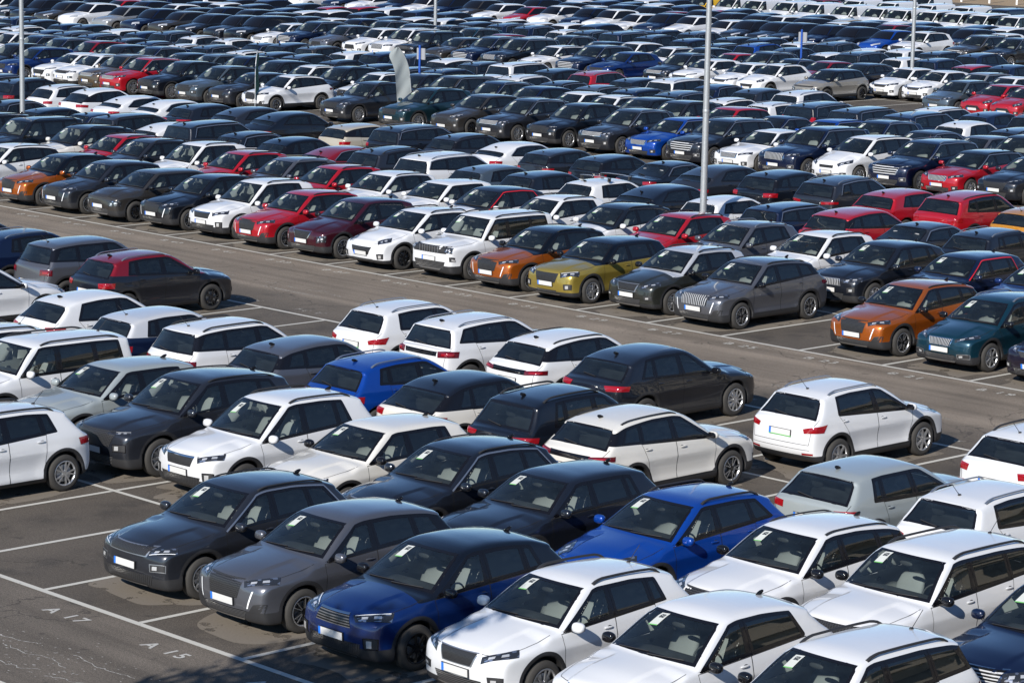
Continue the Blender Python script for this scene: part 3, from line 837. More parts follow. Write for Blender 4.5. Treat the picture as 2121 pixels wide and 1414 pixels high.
    # mirrors
    def mir():
        mb = MeshBuf(); s = p['cowl'][0]+p['apil']+.20; z = float(c.botz(s))
        v, _ = c.side_patch(np.array([s]), np.array([z-.01]), 0); q = c.loc(v)[0]
        blob(mb, PH, q+np.array([.135, -.02, .075]), (.105, .062, .070), 2.7, 16, 9, shear=(0, .012, 0))
        blob(mb, 'gloss', q+np.array([.135, .022, .073]), (.093, .026, .060), 3, 12, 7)
        tube(mb, 'plastic', [q+np.array([-.02, 0, -.01]), q+np.array([.05, -.01, .015]), q+np.array([.10, -.015, .04])], .028, .018, 6)
        return mb
    for m in two(mir, 'wing_mirror'): o.append(('mirror', m, Z, 0, 'mirror', []))
    # roof rails
    if p['rails']:
        def rl():
            mb = MeshBuf(); s0, s1 = p['wtop'][0]+.22, p['sp'][0]-.30; n = 22; t = np.linspace(0, 1, n); s = s0+(s1-s0)*t
            xr = hw-.06-p['tumble']-.06
            P = np.stack([np.full(n, xr), s, np.full(n, H+.05)], 1); P = c.march(P, (0, 0, -1)); Q = c.loc(P)
            up = np.clip(np.minimum(t, 1-t)/.13, 0, 1)**.6*(.055 if p['rails'] != 'low' else .03)-.006
            Q[:, 2] += up; w = .018+.012*(1-np.clip(np.minimum(t, 1-t)/.15, 0, 1))
            tube(mb, 'satin' if p['rails'] == 'silver' else 'plastic', Q, w, .014 if p['rails'] != 'black' else .019, 8)
            return mb
        for m in two(rl, 'roof_rail'): o.append(('roof_rail', m, Z, 0, '', []))
    # antenna
    mb = MeshBuf(); s = p['sp'][0]-.34; P = c.march(np.array([[0, s, H+.1]]), (0, 0, -1)); q = c.loc(P)[0]
    if p.get('whip'):
        blob(mb, 'plastic', q+np.array([0, 0, .008]), (.025, .04, .018), 2.2, 8, 5); tube(mb, 'plastic', [q, q+np.array([0, .10, .10]), q+np.array([0, .22, .22])], .005, .005, 6)
    else:
        blob(mb, 'gloss', q+np.array([0, 0, .02]), (.022, .075, .045), 2.0, 8, 6, shear=(0, .05, 0))
    o.append(('antenna', mb.mesh('antenna'), Z, 0, '', []))
    # wipers
    if not lite:
        mb = MeshBuf()
        for a0, a1 in ((-.75, .02), (.02, .78)):
            A = np.linspace(a0, a1, 8); v, _ = c.screen('front', A, np.linspace(.005, .06, 8), .012); tube(mb, 'plastic', c.loc(v), .009, .008, 5)
        o.append(('wiper', mb.mesh('wiper'), Z, 0, '', []))
        if p['van'] != 1:
            mb = MeshBuf(); A = np.linspace(-.05, .5, 7); v, _ = c.screen('rear', A, np.linspace(.03, .16, 7), .014); tube(mb, 'plastic', c.loc(v), .011, .010, 5)
            o.append(('wiper', mb.mesh('wiper'), Z, 0, '', []))
    # wheels
    wm = wheel_meshes(R, p['rim']); off = hw-.118
    for s in (p['wf'], c.wr):
        for sg in (1, -1):
            lc = (sg*off, s-L/2, R); rz = 0 if sg > 0 else math.pi
            if lite: o.append(('wheel', wm['joined'], lc, rz, '', []))
            else: o.append(('wheel', wm['hub'], lc, rz, '', [('tyre', wm['tyre'], Z, 0, ''), ('rim', wm['rim'], Z, 0, '')]))
    # inside
    fs = p['bpil']-.34-L/2; rs = min(p['cpil']-.10, p['rg'][0]-.95)-L/2
    sm = SEATS.setdefault(('f', round(H, 1)), None) or seat_mesh(.25, H); SEATS[('f', round(H, 1))] = sm
    if p['van'] != 1 and not lite:
        sb = SEATS.setdefault(('r', round(H, 1)), None) or seat_mesh(.62, H); SEATS[('r', round(H, 1))] = sb
        o.append(('seat', sb, (0, rs, 0), 0, '', []))
    for sx in (.36, -.36): o.append(('seat', sm, (sx, fs, 0), 0, '', []))
    mb = MeshBuf(); cw = p['cowl']
    blob(mb, 'dash', (0, cw[0]+.36-L/2, cw[1]-.17), (hw-.13, .33, .15), 4.0, 18, 8)
    o.append(('dashboard', mb.mesh('dashboard'), Z, 0, '', []))
    if not lite:
        mb = MeshBuf(); th = np.linspace(0, 2*math.pi, 21); ctr = np.array([.36, cw[0]+.78-L/2, cw[1]-.10])
        tube(mb, 'dash', [ctr+np.array([.18*math.cos(a), .18*math.sin(a)*.42, .18*math.sin(a)*.9]) for a in th], .015, .015, 6)
        o.append(('steering_wheel', mb.mesh('steering_wheel'), Z, 0, '', []))
        mb = MeshBuf(); v, _ = c.screen('front', np.array([0.0]), np.array([.84]), -.06); blob(mb, 'dash', c.loc(v)[0], (.12, .02, .035), 2.5, 12, 6)
        o.append(('rear_view_mirror', mb.mesh('rear_view_mirror'), Z, 0, '', []))
    mb = MeshBuf(); hs = (L*37.7+H*91.3) % 1.0; a0 = -.78+.16*hs; t0 = .50+.12*((hs*7) % 1.0)
    A, T = np.meshgrid(np.linspace(a0, a0+.245, 5), np.linspace(t0, t0+.33, 5), indexing='ij'); A0, T0 = A, T; T = T+(A-a0)*.12
    v, g = c.screen('front', A.ravel(), T.ravel(), .004)
    uv = np.stack([(A0.ravel()-a0)/.245, (T0.ravel()-t0)/.33], 1); add_sheet(mb, c, v, g, grid_faces(5, 5), 'sheet', uv)
    o.append(('price_sheet', mb.mesh('price_sheet'), Z, 0, 'sheet', []))
    return o
SEATS = {}

# ------------------------------------------------------------------ body shapes
MODELS = {
 'claw_suv': dict(kind='compact SUV', L=4.30, H=1.55, hw=.885, h0=.90, hm=.985, cowl=(1.14, 1.05), wtop=(1.88, 1.465), peak=(2.50, 1.545), rr=(3.40, 1.485), sp=(3.80, 1.39), rg=(4.10, 1.06),
     tz=.95, float_c=1, bpil=2.32, cpil=3.14, dlo_top=3.52, dlo_bot=3.70, fang=1, grille=dict(x=.44, xb=.36, z1=-.045, z0=-.33, mat='g_mesh'), lamp=((.46, .06, -.06), (.95, .50, .01), (.93, .42, -.10), (.50, .05, -.15)),
     intake=(.56, .29, .40), tail=((.50, .02, .95), (1.0, -.38, .97), (1.0, -.36, .86), (.50, .03, .84)), tailmat='darkred', tailbar=1, plate_f=.51, plate_r=.70, rim=3, rails='low'),
 'claw_suv_new': dict(base='claw_suv', grille=dict(x=.50, xb=.44, z1=-.05, z0=-.30, mat='g_vbar'), rim=3),
 'old_lion': dict(kind='compact SUV', L=4.16, H=1.55, hw=.87, wb=2.54, h0=.86, hm=.96, cowl=(1.02, 1.03), wtop=(1.80, 1.455), peak=(2.40, 1.55), rr=(3.34, 1.505), sp=(3.72, 1.425), rg=(4.00, 1.06), tz=.98,
     bpil=2.24, cpil=3.08, dlo_top=3.30, dlo_bot=3.36, quarter=0, rails='silver', grille=dict(x=.36, xb=.30, z1=-.09, z0=-.24, mat='g_vbar', frame='chrome'), lamp=((.44, .07, -.09), (.92, .55, .03), (.90, .50, -.06), (.46, .06, -.16)),
     fog=(.52, .84, .34, .42, 'satin'), intake=(.48, .30, .42), tail=((.56, .0, .90), (1.0, -.42, 1.0), (1.0, -.30, .82), (.60, .02, .80)), plate_r=.78, rim=5, cladz=.36, whip=1),
 'flat_suv': dict(kind='compact SUV', L=4.23, H=1.56, hw=.91, h0=.90, hm=1.0, cowl=(1.16, 1.05), wtop=(1.92, 1.475), peak=(2.55, 1.555), rr=(3.36, 1.50), sp=(3.74, 1.395), rg=(4.08, 1.06), tz=.98, bpil=2.32, cpil=3.04,
     dlo_top=3.40, dlo_bot=3.66, rails='low', grille=dict(x=.56, xb=.48, z1=-.045, z0=-.17, mat='g_mesh', frame='satin'), lamp=((.56, .07, -.05), (.97, .42, -.02), (.95, .36, -.12), (.54, .06, -.15)), drl=2, trim='satin',
     fog=(.58, .86, .50, .60, 'satin'), intake=(.66, .28, .44), inm=0, plate_f=.56, tail=((.58, .0, .96), (1.0, -.32, .98), (1.0, -.28, .84), (.58, .02, .83)), plate_r=.66, rim=1),
 'bow_suv': dict(drl=1, kind='compact SUV', L=4.24, H=1.575, hw=.90, h0=.90, hm=1.0, cowl=(1.06, 1.05), wtop=(1.85, 1.49), peak=(2.45, 1.57), rr=(3.30, 1.505), sp=(3.72, 1.395), rg=(4.06, 1.07), tz=1.0, bpil=2.28, cpil=3.04, dlo_top=3.24, dlo_bot=3.40,
     grille=dict(x=.34, xb=.42, z1=-.06, z0=-.24, mat='g_hbar', wing=-.06), lamp=((.42, .06, -.05), (.95, .50, .0), (.92, .40, -.13), (.50, .06, -.14)), fog=(.66, .88, .40, .54, 'gloss'), intake=(.62, .27, .46), inm=0, rim=4,
     tail=((.46, .0, .98), (1.0, -.40, .98), (1.0, -.36, .86), (.52, .02, .86))),
 'crest_suv': dict(kind='compact SUV', L=4.14, H=1.54, hw=.88, h0=.88, hm=.97, cowl=(1.06, 1.04), wtop=(1.84, 1.465), peak=(2.42, 1.54), rr=(3.30, 1.485), sp=(3.68, 1.40), rg=(3.98, 1.05), tz=.97, bpil=2.26, cpil=3.02, dlo_top=3.22, dlo_bot=3.34,
     rails='black', clad=1, cladz=.30, whip=1, grille=dict(x=.40, xb=.30, z1=-.08, z0=-.26, mat='g_mesh', frame='satin'), lamp=((.50, .07, -.10), (.95, .48, .01), (.90, .42, -.10), (.50, .06, -.20)), fog=(.62, .84, .42, .50, 'plastic'),
     intake=(.52, .30, .44), rim=2, tail=((.56, .0, .95), (1.0, -.36, .96), (1.0, -.33, .80), (.60, .02, .80))),
 'fish_suv': dict(kind='compact SUV', L=4.19, H=1.535, hw=.90, h0=.84, hm=.96, nose=.06, cowl=(1.08, 1.04), wtop=(1.90, 1.465), peak=(2.45, 1.535), rr=(3.35, 1.49), sp=(3.72, 1.385), rg=(4.06, 1.05), tz=.97, bpil=2.30, cpil=3.08, dlo_top=3.30, dlo_bot=3.60,
     rails='black', clad=1, cladz=.28, grille=dict(x=.46, xb=.34, z1=-.19, z0=-.40, mat='g_mesh'), lamp=((.56, .20, .0), (.84, .60, .085), (.92, .46, -.03), (.66, .14, -.11)), fog=(.66, .84, .34, .46, 'gloss'), intake=(.50, .23, .32),
     plate_f=.47, rim=0, tail=((.66, .0, .94), (1.0, -.34, .98), (1.0, -.30, .84), (.66, .02, .82))),
 'vee_suv': dict(kind='compact SUV', L=4.21, H=1.58, hw=.90, h0=.90, hm=1.0, cowl=(1.08, 1.06), wtop=(1.86, 1.49), peak=(2.4, 1.575), rr=(3.30, 1.52), sp=(3.70, 1.42), rg=(4.06, 1.10), tz=1.0, bpil=2.28, cpil=3.06, dlo_top=3.24, dlo_bot=3.44, quarter=0,
     grille=dict(x=.42, xb=.26, z1=-.10, z0=-.32, mat='g_mesh', frame='chrome'), lamp=((.66, .12, -.24), (.88, .30, -.22), (.86, .28, -.40), (.66, .10, -.42)), fog=None, intake=(.62, .28, .42), rim=3,
     tail=((.52, .0, 1.0), (1.0, -.40, 1.02), (1.0, -.34, .86), (.66, .02, .86))),
 'box_suv': dict(kind='boxy SUV', L=4.24, H=1.68, hw=.90, h0=1.0, hm=1.06, nose=.02, cowl=(1.10, 1.10), wtop=(1.66, 1.60), peak=(2.30, 1.68), rr=(3.60, 1.655), sp=(4.04, 1.60), rg=(4.12, 1.14), tz=1.05, tumble=.15, belt=1.05, bslope=.01, bpil=2.22, cpil=3.10,
     dlo_top=3.72, dlo_bot=3.80, rails='black', bow_f=.10, grille=dict(x=.74, xb=.72, z1=-.05, z0=-.24, mat='plastic', slots=1), lamp=((.64, .07, -.05), (.88, .14, -.05), (.88, .14, -.23), (.64, .07, -.23)), fog=(.80, .92, .56, .66, 'plastic'),
     intake=(.68, .36, .54), cladz=.40, R=.345, rim=5, plate_f=.60, tail=((.70, .01, 1.05), (.92, -.02, 1.05), (.92, -.02, .84), (.70, .02, .84)), plate_r=.80, whip=1),
 'rugged_suv': dict(kind='boxy SUV', L=4.34, H=1.65, hw=.905, wb=2.67, h0=.96, hm=1.05, cowl=(1.16, 1.10), wtop=(1.86, 1.57), peak=(2.50, 1.645), rr=(3.60, 1.615), sp=(4.05, 1.54), rg=(4.20, 1.12), tz=1.03, tumble=.19, belt=1.04, bpil=2.34, cpil=3.18, dlo_top=3.76, dlo_bot=3.92,
     rails='black', grille=dict(x=.64, xb=.60, z1=-.07, z0=-.25, mat='g_mesh'), lamp=((.66, .09, -.06), (.96, .36, -.03), (.95, .32, -.20), (.64, .08, -.24)), fog=(.64, .84, .44, .52, 'plastic'), intake=(.58, .32, .46), whip=1, rim=0, R=.35, clad=0,
     tail=((.74, .0, 1.05), (1.0, -.16, 1.05), (1.0, -.15, .86), (.74, .02, .86))),
 'mid_suv': dict(kind='SUV', L=4.50, H=1.66, hw=.93, wb=2.68, wf=.92, h0=.95, hm=1.04, cowl=(1.20, 1.09), wtop=(2.0, 1.575), peak=(2.65, 1.655), rr=(3.56, 1.595), sp=(4.08, 1.50), rg=(4.34, 1.12), tz=1.04, belt=1.04, bpil=2.46, cpil=3.32, dlo_top=3.62, dlo_bot=3.84,
     rails='black', grille=dict(x=.50, xb=.40, z1=-.07, z0=-.30, mat='g_mesh'), lamp=((.52, .08, -.08), (.96, .52, -.01), (.93, .44, -.14), (.54, .07, -.18)), fog=(.66, .86, .42, .54, 'plastic'), intake=(.60, .30, .44), R=.36, rim=1,
     tail=((.54, .0, 1.04), (1.0, -.40, 1.04), (1.0, -.36, .88), (.56, .02, .88))),
 'split_suv': dict(drl=1, base='mid_suv', grille=dict(x=.62, xb=.50, z1=-.06, z0=-.34, mat='g_mesh'), lamp=((.58, .08, -.05), (.94, .30, -.03), (.92, .26, -.08), (.58, .07, -.10)), fog=(.56, .84, .52, .64, 'gloss'), rails='low'),
 'family_suv': dict(trim='satin', base='mid_suv', grille=dict(x=.56, xb=.52, z1=-.05, z0=-.21, mat='g_chbar', frame='chrome'), lamp=((.58, .08, -.05), (.97, .46, -.02), (.95, .40, -.14), (.58, .07, -.20)), rails='silver', rim=2, clad=0),
 'large_suv': dict(trim='satin', kind='large SUV', L=4.85, H=1.74, hw=.97, wb=2.92, wf=.92, h0=1.0, hm=1.09, cowl=(1.30, 1.14), wtop=(2.10, 1.66), peak=(2.80, 1.735), rr=(4.05, 1.69), sp=(4.58, 1.61), rg=(4.72, 1.16), tz=1.08, belt=1.08, bpil=2.60, cpil=3.55, dlo_top=4.20, dlo_bot=4.38,
     rails='silver', clad=0, grille=dict(x=.46, xb=.44, z1=-.06, z0=-.30, mat='g_vbar', frame='chrome'), lamp=((.52, .08, -.06), (.96, .50, -.02), (.93, .42, -.14), (.54, .07, -.16)), fog=(.64, .86, .42, .52, 'satin'), intake=(.60, .32, .46), R=.38, rim=2,
     tail=((.74, .0, 1.30), (1.0, -.26, 1.28), (1.0, -.30, .90), (.66, .02, .90))),
 'round_suv': dict(kind='rounded SUV', L=4.16, H=1.60, hw=.88, wb=2.60, h0=.92, hm=1.02, cowl=(.98, 1.08), wtop=(1.70, 1.52), peak=(2.35, 1.60), rr=(3.45, 1.56), sp=(3.80, 1.49), rg=(4.04, 1.08), tz=1.0, belt=1.01, bpil=2.16, cpil=3.02, dlo_top=3.56, dlo_bot=3.80, float_c=1, bow_r=.22,
     rails='black', grille=dict(x=.70, xb=.66, z1=-.10, z0=-.17, mat='g_hbar'), lamp=((.54, .08, -.24), (.90, .34, -.22), (.90, .32, -.38), (.56, .08, -.40)), fog=None, intake=(.56, .32, .46), tail=((.56, .0, .98), (.97, -.22, .98), (.97, -.22, .80), (.56, .02, .80)), tailmat='darkred', rim=4, plate_r=.62, whip=1),
 'round_hatch': dict(base='round_suv', kind='hatchback', H=1.50, L=4.17, rails=None, h0=.90, cowl=(1.02, 1.04), wtop=(1.76, 1.44), peak=(2.35, 1.50), rr=(3.40, 1.465), sp=(3.76, 1.39), rg=(4.04, 1.04), belt=.98, float_c=0, dlo_top=3.42, dlo_bot=3.62),
 'wedge_suv': dict(drl=1, kind='compact SUV', L=4.20, H=1.51, hw=.90, wb=2.60, h0=.90, hm=.99, cowl=(1.16, 1.04), wtop=(1.90, 1.44), peak=(2.50, 1.51), rr=(3.40, 1.475), sp=(3.74, 1.40), rg=(4.08, 1.06), tz=1.0, bpil=2.34, cpil=3.12, dlo_top=3.30, dlo_bot=3.42, bslope=.03,
     grille=dict(x=.46, xb=.36, z1=-.10, z0=-.34, mat='g_mesh'), lamp=((.50, .08, -.08), (.95, .46, -.02), (.93, .38, -.16), (.54, .07, -.20)), fog=(.64, .86, .40, .52, 'plastic'), intake=(.40, .28, .36), clad=1, cladz=.30, rim=2,
     tail=((.56, .0, .98), (1.0, -.36, .98), (1.0, -.32, .84), (.56, .02, .84)), plate_r=.76),
 'coupe_suv': dict(kind='coupe SUV', L=4.38, H=1.56, hw=.91, wb=2.67, h0=.90, hm=1.0, cowl=(1.22, 1.05), wtop=(2.0, 1.48), peak=(2.50, 1.56), rr=(3.30, 1.515), sp=(3.86, 1.385), rg=(4.18, 1.08), tz=1.0, bpil=2.42, cpil=3.16, dlo_top=3.36, dlo_bot=3.62, bslope=.04,
     grille=dict(x=.36, xb=.42, z1=-.10, z0=-.25, mat='g_vbar', frame='satin'), lamp=((.46, .07, -.10), (.95, .44, -.03), (.93, .36, -.15), (.48, .06, -.20)), fog=(.64, .82, .48, .58, 'plastic'), intake=(.56, .32, .46), R=.35, rim=1,
     tail=((.44, .0, 1.0), (1.0, -.40, 1.0), (1.0, -.34, .88), (.52, .02, .87)), plate_r=.60),
 'swoop_suv': dict(base='coupe_suv', kind='coupe SUV', H=1.56, sp=(3.80, 1.37), rg=(4.26, 1.06), float_c=1, whip=0, tail=((.52, .02, 1.02), (1.0, -.46, .98), (1.0, -.42, .86), (.56, .03, .86)), rim=0),
 'hatch': dict(kind='hatchback', L=4.06, H=1.45, hw=.87, wb=2.58, h0=.82, hm=.93, R=.315, gz=.17, cowl=(1.04, .99), wtop=(1.86, 1.385), peak=(2.35, 1.45), rr=(3.20, 1.41), sp=(3.68, 1.32), rg=(3.92, 1.0), tz=.92, belt=.935, bpil=2.22, cpil=3.0, dlo_top=3.20, dlo_bot=3.42, clad=0, flare=.012,
     rails=None, skid=0, grille=dict(x=.48, xb=.34, z1=-.10, z0=-.22, mat='g_hbar', wing=-.10), lamp=((.46, .07, -.07), (.95, .56, .03), (.92, .46, -.08), (.50, .06, -.17)), fog=(.66, .86, .36, .46, 'plastic'), intake=(.60, .24, .38), plate_f=.44, rim=2, whip=1,
     tail=((.58, .0, .90), (1.0, -.38, .92), (1.0, -.32, .78), (.60, .02, .77)), plate_r=.66),
 'tall_hatch': dict(base='hatch', H=1.49, clad=1, cladz=.26, h0=.86, cowl=(1.0, 1.02), wtop=(1.76, 1.43), peak=(2.3, 1.49), rr=(3.30, 1.46), sp=(3.72, 1.39), rg=(3.92, 1.04), belt=.965, dlo_top=3.34, dlo_bot=3.48, rails='low'),
 'saloon': dict(trim='satin', kind='saloon', L=4.65, H=1.44, hw=.91, wb=2.80, wf=.90, h0=.80, hm=.91, R=.335, gz=.16, cowl=(1.26, .97), wtop=(2.06, 1.375), peak=(2.55, 1.44), rr=(3.15, 1.405), sp=(3.40, 1.36), rg=(4.02, 1.04), deck=(4.56, 1.03), tz=.94, belt=.93, bpil=2.48, cpil=3.28, dlo_top=3.26, dlo_bot=3.62, clad=0, flare=.012,
     rails=None, skid=0, quarter=0, grille=dict(x=.42, xb=.38, z1=-.08, z0=-.24, mat='g_vbar', frame='chrome'), lamp=((.48, .07, -.07), (.95, .50, -.0), (.93, .42, -.10), (.50, .06, -.15)), fog=(.64, .86, .30, .42, 'plastic'), intake=(.56, .22, .36), plate_f=.42, rim=1,
     tail=((.52, .0, .94), (1.0, -.36, .94), (1.0, -.32, .82), (.54, .02, .82)), plate_r=.62),
 'fastback': dict(base='saloon', kind='fastback', H=1.46, rr=(3.30, 1.415), sp=(4.12, 1.19), rg=(4.34, 1.08), deck=None, dlo_top=3.40, dlo_bot=3.80),
 'estate': dict(trim='satin', kind='estate car', L=4.45, H=1.50, hw=.90, wb=2.68, h0=.85, hm=.95, cowl=(1.16, 1.0), wtop=(1.96, 1.425), peak=(2.50, 1.50), rr=(3.60, 1.465), sp=(4.06, 1.38), rg=(4.28, 1.02), tz=.95, belt=.96, bpil=2.40, cpil=3.20, dlo_top=3.78, dlo_bot=3.98, clad=0, flare=.012, rails='low', skid=0,
     grille=dict(x=.44, xb=.36, z1=-.08, z0=-.24, mat='g_vbar', frame='chrome'), lamp=((.48, .07, -.06), (.95, .50, .01), (.93, .42, -.10), (.50, .06, -.16)), fog=(.64, .86, .32, .42, 'plastic'), intake=(.56, .24, .38), plate_f=.46, rim=1, gz=.17),
 'people_carrier': dict(kind='people carrier', L=4.52, H=1.61, hw=.905, wb=2.75, h0=.88, hm=1.0, cowl=(.98, 1.09), wtop=(1.86, 1.53), peak=(2.55, 1.61), rr=(3.70, 1.565), sp=(4.16, 1.48), rg=(4.38, 1.06), tz=1.0, belt=1.0, bpil=2.36, cpil=3.20, dlo_top=3.86, dlo_bot=4.05, clad=0, flare=.012, rails='low', skid=0, gz=.17,
     grille=dict(x=.36, xb=.34, z1=-.18, z0=-.28, mat='g_mesh'), lamp=((.50, .09, -.12), (.92, .62, .05), (.92, .50, -.08), (.58, .08, -.22)), fog=(.64, .86, .34, .44, 'plastic'), intake=(.56, .24, .36), plate_f=.46, rim=1),
 'van': dict(kind='van', L=4.42, H=1.83, hw=.925, wb=2.78, wf=.90, h0=.98, hm=1.08, cowl=(.92, 1.16), wtop=(1.62, 1.70), peak=(2.2, 1.80), rr=(3.7, 1.82), sp=(4.26, 1.79), rg=(4.36, 1.14), tz=1.0, tumble=.10, belt=1.08, bpil=2.05, cpil=3.0, dlo_top=2.2, dlo_bot=2.2, quarter=0, clad=0, van=1, bow_r=.04, rails=None, skid=0, gz=.18,
     grille=dict(x=.54, xb=.48, z1=-.16, z0=-.28, mat='g_hbar'), lamp=((.56, .10, -.10), (.95, .46, .02), (.95, .40, -.16), (.62, .09, -.26)), fog=None, intake=(.64, .26, .46), plate_f=.52, rim=2,
     tail=((.86, .0, 1.30), (1.0, -.08, 1.30), (1.0, -.08, .86), (.86, .01, .86)), plate_r=.80),
 'window_van': dict(base='van', van=2, dlo_top=3.95, dlo_bot=4.0, quarter=1),
}
def model_params(name):
    d = dict(MODELS[name])
    if 'base' in d:
        b = model_params(d.pop('base')); b.update(d); d = b
    return d
_CARS = {}; _PARTS = {}
def car_of(name):
    if name not in _CARS:
        d = model_params(name); d.pop('kind'); _CARS[name] = Car(**d)
    return _CARS[name]
def parts_of(name, lite):
    if (name, lite) not in _PARTS: _PARTS[(name, lite)] = build_parts(car_of(name), lite)
    return _PARTS[(name, lite)]
_PROTO = {}
def proto_list(name, lite, paint, roof, opts):
    """unlinked prototype objects for one look: [(obj, [children])]"""
    key = (name, lite, paint, roof, opts)
    if key in _PROTO: return _PROTO[key]
    pm = paint_mat(paint, roof); r = []
    def mk(nm, me, loc, rz, role):
        ob = bpy.data.objects.new(nm, me); ob.location = loc; ob.rotation_euler = (0, 0, rz)
        if role in ('paint', 'mirror', 'handle'):
            for i, sl in enumerate(ob.material_slots):
                if me.materials[i] == PH:
                    sl.link = 'OBJECT'
                    sl.material = M['gloss'] if (role == 'mirror' and 'k' in opts) else paint_mat(paint, None) if role != 'paint' else pm
        return ob
    for nm, me, loc, rz, role, ch in parts_of(name, lite):
        if me is None: continue
        if role == 'sheet' and 'n' in opts: continue
        if nm == 'roof_rail' and 'r' in opts: continue
        r.append((mk(nm, me, loc, rz, role), [mk(a, b, c_, d, e) for a, b, c_, d, e in ch]))
    _PROTO[key] = r
    return r
N_OBJ = [0]
def place_car(model, paint, roof, x, y, face, label, group, lite=False, opts='', jitter=0.0, cat='car'):
    kind = MODELS[model].get('kind') or model_params(model)['kind']
    nm = {'van': 'parked_van'}.get(kind, 'parked_car')
    root = bpy.data.objects.new(nm, None); root.empty_display_size = .3; COL.objects.link(root)
    root.location = (x, y, 0); root.rotation_euler = (0, 0, (0 if face > 0 else math.pi)+jitter)
    root['label'] = label; root['category'] = 'van' if kind == 'van' else cat; root['group'] = group
    for ob, ch in proto_list(model, lite, paint, roof, opts):
        o = ob.copy(); COL.objects.link(o); o.parent = root
        for cb in ch:
            q = cb.copy(); COL.objects.link(q); q.parent = o
    N_OBJ[0] += 1
    return root

M['redtrim'] = simple('red_window_trim', (.55, .01, .015), .3, 0, 1.0)
PAINT.update({'I': ('deep blue', (.003, .020, .115), .35), 'a': ('dark teal', (.010, .034, .046), .45), 'X': ('charcoal', (.012, .0145, .022), .4), 'H': ('olive grey', (.034, .036, .031), .5),
              'F': ('taupe grey', (.050, .046, .043), .5), 'Q': ('aubergine', (.012, .008, .022), .4)})
MODELS.update({
 'mid_suv_b': dict(base='mid_suv', L=4.42, grille=dict(x=.60, xb=.44, z1=-.05, z0=-.20, mat='g_chbar', frame='chrome'), lamp=((.60, .09, -.05), (.96, .58, .03), (.93, .46, -.09), (.60, .08, -.16)), rails='silver', clad=0, rim=5, trim='satin', tail=((.40, .0, 1.0), (1.0, -.36, 1.02), (1.0, -.32, .93), (.42, .02, .90))),
 'mid_suv_c': dict(base='mid_suv', H=1.61, L=4.38, hm=1.0, h0=.92, wtop=(1.98, 1.525), peak=(2.6, 1.605), rr=(3.5, 1.55), sp=(3.92, 1.455), rg=(4.18, 1.08), grille=dict(x=.38, xb=.46, z1=-.16, z0=-.40, mat='g_mesh'), lamp=((.44, .08, -.10), (.94, .60, .04), (.92, .44, -.06), (.56, .08, -.17)), drl=1, rails=None, rim=4, float_c=1, plate_f=.44),
 'coupe_suv_b': dict(base='coupe_suv', H=1.49, L=4.44, peak=(2.5, 1.49), wtop=(2.0, 1.42), rr=(3.4, 1.45), sp=(3.94, 1.35), rg=(4.22, 1.04), grille=dict(x=.54, xb=.40, z1=-.12, z0=-.36, mat='g_mesh'), lamp=((.50, .08, -.06), (.95, .56, .02), (.93, .50, -.04), (.52, .07, -.12)), clad=0, rim=3, tail=((.30, .0, .98), (1.0, -.36, .98), (1.0, -.34, .91), (.30, .02, .90))),
 'hatch_b': dict(base='hatch', L=3.98, H=1.47, grille=dict(x=.34, xb=.52, z1=-.22, z0=-.40, mat='g_mesh'), intake=None, lamp=((.52, .14, -.02), (.86, .62, .07), (.92, .46, -.05), (.64, .12, -.14)), rim=1, float_c=1),
 'large_suv_b': dict(base='plain_large', L=4.72, H=1.68, wtop=(2.10, 1.60), peak=(2.80, 1.675), rr=(3.95, 1.63), sp=(4.42, 1.53), rg=(4.62, 1.12), grille=dict(x=.62, xb=.48, z1=-.05, z0=-.36, mat='g_chbar', frame='satin'), lamp=((.62, .10, -.06), (.96, .50, -.01), (.94, .44, -.08), (.62, .09, -.14)), rails='silver'),
 'big_fastback': dict(base='fastback', H=1.54, L=4.80, belt=1.0, h0=.86, cowl=(1.26, 1.04), wtop=(2.06, 1.465), peak=(2.6, 1.54), rr=(3.40, 1.495), sp=(4.20, 1.27), rg=(4.46, 1.12), trim=None),
 'red_trim_coupe': dict(base='coupe_suv', trim='redtrim'), 'red_trim_wedge': dict(base='wedge_suv', trim='redtrim'),
 'bow_rails': dict(base='bow_suv', H=1.64, rails='black', wtop=(1.85, 1.55), peak=(2.45, 1.635), rr=(3.40, 1.585), sp=(3.78, 1.49), grille=dict(x=.44, xb=.36, z1=-.08, z0=-.27, mat='g_mesh', wing=-.10), lamp=((.50, .07, -.08), (.95, .48, .0), (.92, .40, -.12), (.54, .07, -.19)), rim=1, skid=1),
 'crest_silver': dict(base='crest_suv', rails='silver', rim=0, whip=0),
 'estate_suv': dict(base='crest_suv', rails='silver', whip=0, clad=0, belt=1.0, rim=1),
 'tall_suv': dict(base='mid_suv', L=4.30, H=1.60, wtop=(1.95, 1.515), peak=(2.55, 1.595), rr=(3.52, 1.55), sp=(3.98, 1.47), rg=(4.14, 1.08), rails='silver', tailbar=1, tailmat='darkred', hw=.90),
 'plain_large': dict(base='large_suv', rails='low', tail=((.60, .0, 1.08), (1.0, -.34, 1.08), (1.0, -.30, .94), (.62, .02, .93))),
})
ALIAS = dict(a='claw_suv', an='claw_suv_new', o='old_lion', f='flat_suv', w='bow_suv', c='crest_suv', p='fish_suv', v='vee_suv', b='box_suv', u='rugged_suv', m='mid_suv', t='split_suv', y='family_suv',
             l='large_suv', r='round_suv', rh='round_hatch', q='wedge_suv', e='coupe_suv', s='swoop_suv', h='hatch', th='tall_hatch', d='saloon', k='fastback', n='estate', g='people_carrier', V='van', X='window_van',
             wr='bow_rails', c2='crest_silver', q2='estate_suv', er='red_trim_coupe', qr='red_trim_wedge', kb='big_fastback', y2='tall_suv', l2='plain_large')

